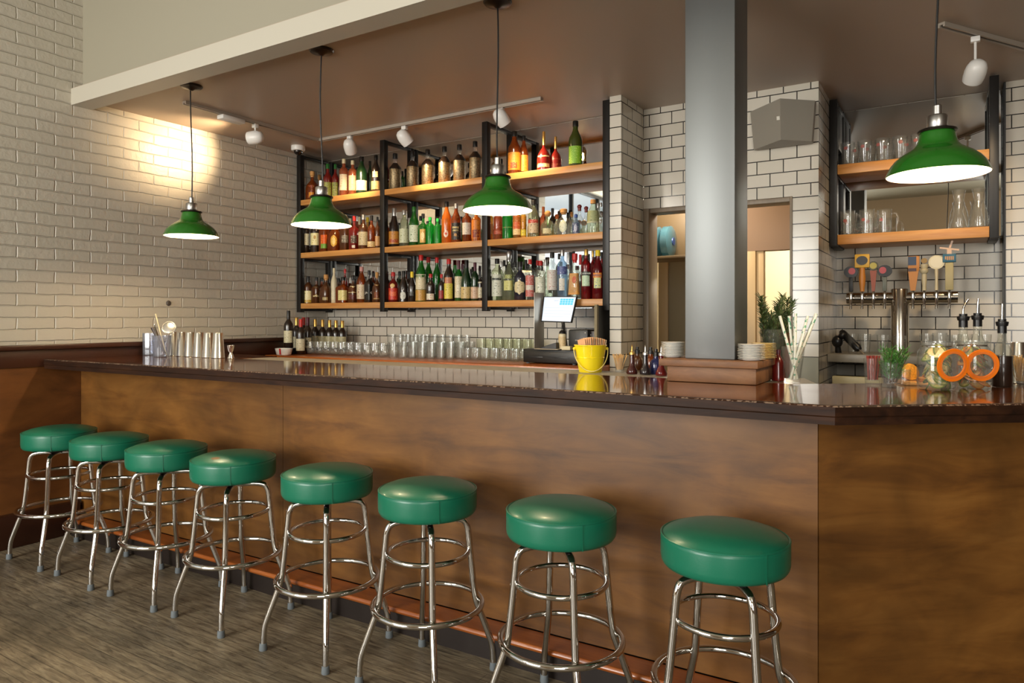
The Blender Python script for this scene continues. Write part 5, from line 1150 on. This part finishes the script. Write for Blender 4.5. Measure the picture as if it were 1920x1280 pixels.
taps = [(1596, '#0d0c0b', 'shield'), (1617, '#b5742c', 'sign'), (1638, '#8a3f22', 'orb'), (1659, '#5a5f55', 'shield'), (1712, '#b5762c', 'paddle'), (1733, '#b9ad8c', 'post'), (1756, '#c4b795', 'disc'), (1780, '#a79a6c', 'windmill')]
for px, colr, kd in taps:
    x = at_y(px, 4.94)[0]-tx; yb = -.045
    fo = MB().tube([(x, -.03, zp), (x, -.075, zp+.003)], .011, 12).lathe([(.010, zp-.012), (.012, zp+.012), (.009, zp+.03), (.006, zp+.042)], 12, (x, -.07, 0)).tube([(x, -.07, zp-.01), (x, -.083, zp-.045), (x, -.086, zp-.07)], [.010, .0075, .0085], 10).build('faucet', M_STEEL, t)
    m = pm('tap_handle_'+colr, colr, .45)
    z0 = zp+.04; ho = None
    def disc(r, th, z, c, nm='emblem', yy=-.07, sx=1):
        return MB().lathe([(0, th), (r, th), (r, -th), (0, -th)], 24, M=Matrix.Translation((x, yy, z)) @ Matrix.Rotation(R(90), 4, 'X') @ Matrix.Diagonal((sx, 1, 1, 1))).build(nm, pm('tap_'+c, c, .4), ho, smooth=30)
    if kd == 'shield':
        ho = MB().bbox(x-.012, x+.012, -.08, -.06, z0, z0+.095, .003).build('tap_handle', m, fo)
        disc(.037, .010, z0+.125, '#0d0c0b', 'handle_head', -.07, 1.1); x += .006 if px < 1620 else -.010; disc(.021, .011, z0+.13, '#a84046', 'emblem', -.0705, .95)
    elif kd == 'sign':
        ho = MB().lathe([(.013, z0), (.014, z0+.02), (.018, z0+.05), (.020, z0+.09), (.016, z0+.12), (.016, z0+.15)], 16, (x, -.07, 0)).build('tap_handle', m, fo)
        MB().bbox(x-.042, x+.042, -.085, -.055, z0+.15, z0+.235, .004).build('handle_head', pm('tap_#c79a2c', '#c79a2c', .4), ho)
        disc(.028, .002, z0+.195, '#1f1a14', 'emblem', -.087, 1.15)
    elif kd == 'orb':
        ho = MB().add([(x-.008, -.078, z0), (x+.008, -.078, z0), (x+.008, -.062, z0), (x-.008, -.062, z0), (x-.019, -.08, z0+.13), (x+.019, -.08, z0+.13), (x+.019, -.06, z0+.13), (x-.019, -.06, z0+.13)], QF).build('tap_handle', m, fo, smooth=0)
        disc(.028, .010, z0+.16, '#3d3a1c', 'handle_head'); disc(.02, .0115, z0+.16, '#a89a3c', 'emblem', -.0705)
    elif kd == 'paddle':
        ho = MB().add([(x-.013, -.08, z0), (x+.013, -.08, z0), (x+.013, -.06, z0), (x-.013, -.06, z0), (x-.026, -.082, z0+.12), (x+.030, -.082, z0+.12), (x+.030, -.055, z0+.12), (x-.026, -.055, z0+.12)], QF).bbox(x-.026, x+.034, -.082, -.055, z0+.12, z0+.21, .002).build('tap_handle', m, fo, smooth=30)
        MB().box(x-.025, x+.018, -.0845, -.082, z0+.155, z0+.207).build('emblem', pm('tap_blue', '#1f3552', .4), ho, smooth=0)
        MB().box(x-.025, x+.018, -.0845, -.082, z0+.118, z0+.136).build('band', pm('tap_maroon', '#3a1a1c', .4), ho, smooth=0)
    elif kd == 'post':
        ho = MB().lathe([(.012, z0), (.011, z0+.03), (.015, z0+.06), (.013, z0+.10), (.023, z0+.112), (.023, z0+.125), (.016, z0+.13), (.021, z0+.145), (.021, z0+.158), (0, z0+.16)], 16, (x, -.07, 0)).build('tap_handle', m, fo)
        disc(.016, .006, z0+.18, '#8a6a24', 'emblem')
    elif kd == 'disc':
        ho = MB().lathe([(.010, z0), (.008, z0+.05), (.010, z0+.13), (0, z0+.135)], 14, (x, -.07, 0)).build('tap_handle', m, fo)
        disc(.042, .008, z0+.168, '#cfc5a2', 'handle_head'); disc(.033, .009, z0+.168, '#d8d0b4', 'emblem', -.0705)
    else:
        ho = MB().bbox(x-.021, x+.021, -.08, -.06, z0, z0+.165, .003).build('tap_handle', m, fo)
        MB().bbox(x-.034, x+.034, -.085, -.055, z0+.165, z0+.215, .003).build('handle_head', pm('tap_teal', '#1d5a72', .4), ho)
        sg = MB()
        for q in range(5): sg.box(x-.022+.0095*q, x-.016+.0095*q, -.0868, -.085, z0+.178+.004*(q == 0), z0+.200)
        sg.build('emblem', pm('tap_orange_mark', '#c08a4c', .4), ho, smooth=0)
        M = Matrix.Translation((x, -.07, z0+.245))
        wm = MB().box(-.012, .012, -.006, .006, -.03, .004, M=M)
        for a in (18, 100, 190, 280): wm.box(-.005, .005, -.004, .004, 0, .05, M=M @ Matrix.Rotation(R(a), 4, 'Y'))
        wm.build('windmill', pm('tap_orange_white', '#cfae94', .45), ho, smooth=0)
# black handled tool leaning from the counter, and black knob
a, b_ = at_screen(1577, 621, 4.98), at_screen(1611, 655, 4.90); e_ = at_screen(1620, 663.4, 4.88)
t = thing('wand_blender', 'black handled wand leaning at the left end of the tap counter', 'wand', (0, 0, 0))
MB().tube([a, a.lerp(b_, .08), a.lerp(b_, .5), b_.lerp(a, .08), b_], [.014, .022, .025, .025, .018], 20).build('wand_handle', M_BLACK, t)
MB().tube([b_, e_, e_+(e_-b_)*.05], .006, 10).build('wand_shaft', M_TIN, t)
p = at_screen(1570, 640, 4.95)
t = thing('black_knob_tool', 'black knobbly clamp tool in the tiled corner', 'tool', (p.x, p.y, 0))
MB().ball(.034, (0, 0, p.z), 16, 1.15).ball(.022, (.03, -.01, p.z+.04), 12).tube([(0, 0, p.z), (.004, .02, ZT)], [.014, .02], 10).build('tool_body', M_BLACK, t)
# glasses and pitchers standing on the tap counter
gt = [(1599, .034, .125), (1622, .034, .125), (1655, .034, .12), (1737, .038, .13), (1762, .04, .135), (1790, .038, .125), (1810, .038, .13), (1846, .036, .13)]
for i, (px, r, h) in enumerate(gt):
    x, _ = at_y(px, 4.93)
    glassware('beer_glass', 'clear beer glass on the tap counter under the taps', 'glass', (x, 4.93, ZT), tumbler_prof(r*.8, r, h), 'beer glasses on the tap counter')
# ------------------------------------------------------------------ mug shelves on the right
UY0, UY1 = 4.90, 5.236
ux0 = at_y(1563, UY0)[0]; ux1 = at_y(1864, UY0)[0]
t = thing('mug_shelf_unit', 'black framed wall shelves above the taps holding glassware', 'shelf unit', (0, 0, 0))
for x in (ux0, ux1):
    f = MB().bbox(x-.0225, x+.0225, UY0-.02, UY0+.045, 1.815, CZ-.01, .002).bbox(x-.0225, x+.0225, UY1-.04, UY1, 1.815, CZ-.01, .002)
    for z in (CZ-.05, 2.33-.075, 1.885-.075): f.bbox(x-.0225, x+.0225, UY0+.045, UY1-.04, z, z+.025, .002)
    f.build('frame', M_FLAT, t)
MB().bbox(ux0-.01, ux0+.02, UY0+.06, UY0+.25, 2.45, CZ-.015, .002).build('side_plate', M_FLAT, t)
UZ = (2.33, 1.885)
for z in UZ: MB().bbox(ux0+.0235, ux1-.0235, UY0-.01, UY1-.004, z-.062, z, .002).build('shelf_board', M_SHELF, t)
t = thing('shelf_mirror', 'mirror panel behind the glassware shelves above the taps', 'mirror', (0, UY1+.005, 0))
MB().box(-.672, .25, 0, .006, 1.86, CZ-.004).build('mirror_panel', M_MIRROR, t, smooth=0)
# pint glasses with a red emblem on the upper shelf
M_EMB = pm('red_emblem', '#a8625a', .45)
def mark(t, r, h, z, a):
    MB().lathe([(r+.0008, z-.010), (r+.0009, z+.010)], 6, a0=a-.18, a1=a+.18).lathe([(r+.0008, z-.006), (r+.0009, z+.006)], 6, a0=a-.28, a1=a+.28).build('emblem', M_EMB, t)
pint_p = [(0, .001), (.026, .001), (.029, .006), (.034, .07), (.041, .115), (.0415, .145), (.0395, .145), (.039, .115), (.031, .07), (.026, .014), (0, .012)]
pn = thing('pint_glass', 'pint glass with a red emblem on the upper shelf', 'glass', (0, 0, 0), 0, 'pint glasses on the upper shelf')
MB().lathe(pint_p, 28).build('bowl', M_CLEAR, pn); mark(pn, .041, .145, .105, R(-100))
first = True
for r_ in range(2):
    for i in range(6):
        x = ux0+.075+.098*i+.02*r_
        place(pn, first, (x, UY0+.055+.10*r_, UZ[0]), R(random.uniform(-30, 30))); first = False
# handled mugs on the lower shelf
mg_ = thing('beer_mug', 'glass beer mug with red emblem on the lower shelf', 'mug', (0, 0, 0), 0, 'beer mugs on the lower shelf')
MB().lathe([(0, .001), (.036, .001), (.04, .005), (.0415, .15), (.043, .155), (.040, .155), (.037, .02), (0, .016)], 28).build('bowl', M_CLEAR, mg_)
MB().tube(catmull([(.040, 0, .125), (.062, 0, .128), (.076, 0, .10), (.072, 0, .06), (.055, 0, .035), (.040, 0, .035)], 4), .0062, 10).build('handle', M_CLEAR, mg_)
mark(mg_, .0412, .15, .09, R(-105))
first = True
for (dx, dy) in ((.075, .06), (.075, .17), (.185, .06), (.20, .17), (.28, .12)):
    place(mg_, first, (ux0+dx, UY0+dy, UZ[1]), R(-10)); first = False
# two carafes
for px, yy, ds in ((1798, UY0+.08, 'glass carafe on the lower shelf, the one farther from the frame end'), (1835, UY0+.08, 'glass carafe on the lower shelf beside the frame end')):
    x, _ = at_y(px, yy)
    glassware('carafe', ds, 'carafe', (x, yy, UZ[1]), [(0, .001), (.05, .001), (.054, .006), (.055, .02), (.044, .10), (.030, .15), (.0255, .175), (.029, .205), (.036, .235), (.0345, .235), (.0275, .205), (.0238, .175), (.0285, .15), (.0425, .10), (.0525, .022), (.05, .01), (0, .008)], 'carafes on the lower shelf', 32)
# ------------------------------------------------------------------ passage: water jugs on a high rack, small rack
x0 = at_y(1228, 5.3)[0]
t = thing('jug_shelf', 'wall rack high in the passage carrying two water jugs', 'rack', (0, 0, 0))
MB().bbox(-2.33, -1.50, 5.05, 5.42, 1.80, 1.82, .003).bbox(-2.33, -1.50, 5.40, 5.44, 1.82, 2.2, .003).build('rack_board', M_PASSD, t)
for i, (px, rr_) in enumerate(((1231, .12), (1252, .12))):
    x, d = at_y(px, 5.2)
    tt = thing('water_jug', ['blue tinted water jug on the passage rack, nearer the door frame', 'blue tinted water jug on the passage rack, nearer the column'][i], 'water jug', (x, 5.22, 1.821+rr_*1.0), 0, 'water jugs in the passage')
    M = Matrix.Rotation(R(90), 4, 'Y')
    MB().lathe([(0, -.036), (rr_*.9, -.036), (rr_, -.028), (rr_, .022), (rr_*.85, .032), (rr_*.25, .036), (0, .036)], 32, M=M).build('jug_body', glass('blue_plastic', (.45, .66, .72), .45, (.10, .26, .32), .5), tt)
    MB().lathe([(0, .0425), (rr_*.24, .0425), (rr_*.26, .036), (0, .036)], 16, M=M).build('cap', pm('blue_plastic_cap', '#1d3f78', .4), tt)
t = thing('wire_rack', 'small reddish rack in the lit passage behind the rosemary', 'rack', (at_y(1468, 6.6)[0], 6.6, 0))
rk = MB()
rk.box(-.10, .10, -.1, .1, 0, 1.30)
for i in range(9): rk.box(-.1+.024*i, -.092+.024*i, -.105, -.1, 1.30, 1.36)
rk.build('rack_body', pm('reddish_rack', '#7a4426', .6), t, smooth=0)
# ------------------------------------------------------------------ daylight, lamps and added fill
W = bpy.data.worlds.new('street_sky'); S.world = W; W.use_nodes = True
wb = W.node_tree.nodes['Background']; wb.inputs['Color'].default_value = (.78, .86, .95, 1); wb.inputs['Strength'].default_value = .75
def area(name, loc, rot, sx, sy, power, col):
    l = bpy.data.lights.new(name, 'AREA'); l.shape = 'RECTANGLE'; l.size = sx; l.size_y = sy; l.energy = power; l.color = col
    o = bpy.data.objects.new(name, l); COL.objects.link(o); o.location = loc; o.rotation_euler = rot
    return o
area('daylight_front_window', (-3.2, YF-.3, 1.75), (R(90), 0, 0), 2.8, 2.1, 300, (1, .96, .9))
area('daylight_front_door', (1.75, YF-.3, 1.75), (R(90), 0, 0), 2.1, 2.1, 130, (1, .96, .9))
def spot(name, loc, target, power, angle=84, blend=1.0, col=(1, .72, .42)):
    l = bpy.data.lights.new(name, 'SPOT'); l.energy = power; l.spot_size = R(angle); l.spot_blend = blend; l.color = col; l.shadow_soft_size = .025
    o = bpy.data.objects.new(name, l); COL.objects.link(o); o.location = loc
    o.rotation_euler = (Vector(target)-Vector(loc)).to_track_quat('-Z', 'Y').to_euler()
def point(name, loc, power, col, r=.08):
    l = bpy.data.lights.new(name, 'POINT'); l.energy = power; l.color = col; l.shadow_soft_size = r
    o = bpy.data.objects.new(name, l); COL.objects.link(o); o.location = loc
for nm, loc, tgt, pw in SPOTS: spot(nm, loc, tgt, pw)
point('room_fill_light', (-3.9, -1.7, 2.9), 70, (1, .93, .82), .3)  # two unseen fill lights added behind the camera to brighten the bar front
point('room_fill_light', (1.3, -1.2, 2.95), 80, (1, .93, .82), .3)
point('passage_lamp', (-1.3, 7.0, 2.2), 75, (1, .87, .68))
point('passage_lamp', (-1.7, 5.0, 2.3), 22, (1, .9, .76))
S.view_settings.view_transform = 'Standard'; S.view_settings.look = 'None'; S.view_settings.gamma = 1; S.view_settings.use_curve_mapping = False
S.view_settings.exposure = 0.52
S.cycles.transparent_max_bounces = 48; S.cycles.max_bounces = 10; S.cycles.transmission_bounces = 8; S.cycles.glossy_bounces = 5; S.cycles.diffuse_bounces = 4
S.cycles.caustics_reflective = False; S.cycles.caustics_refractive = False; S.cycles.sample_clamp_indirect = 4.0
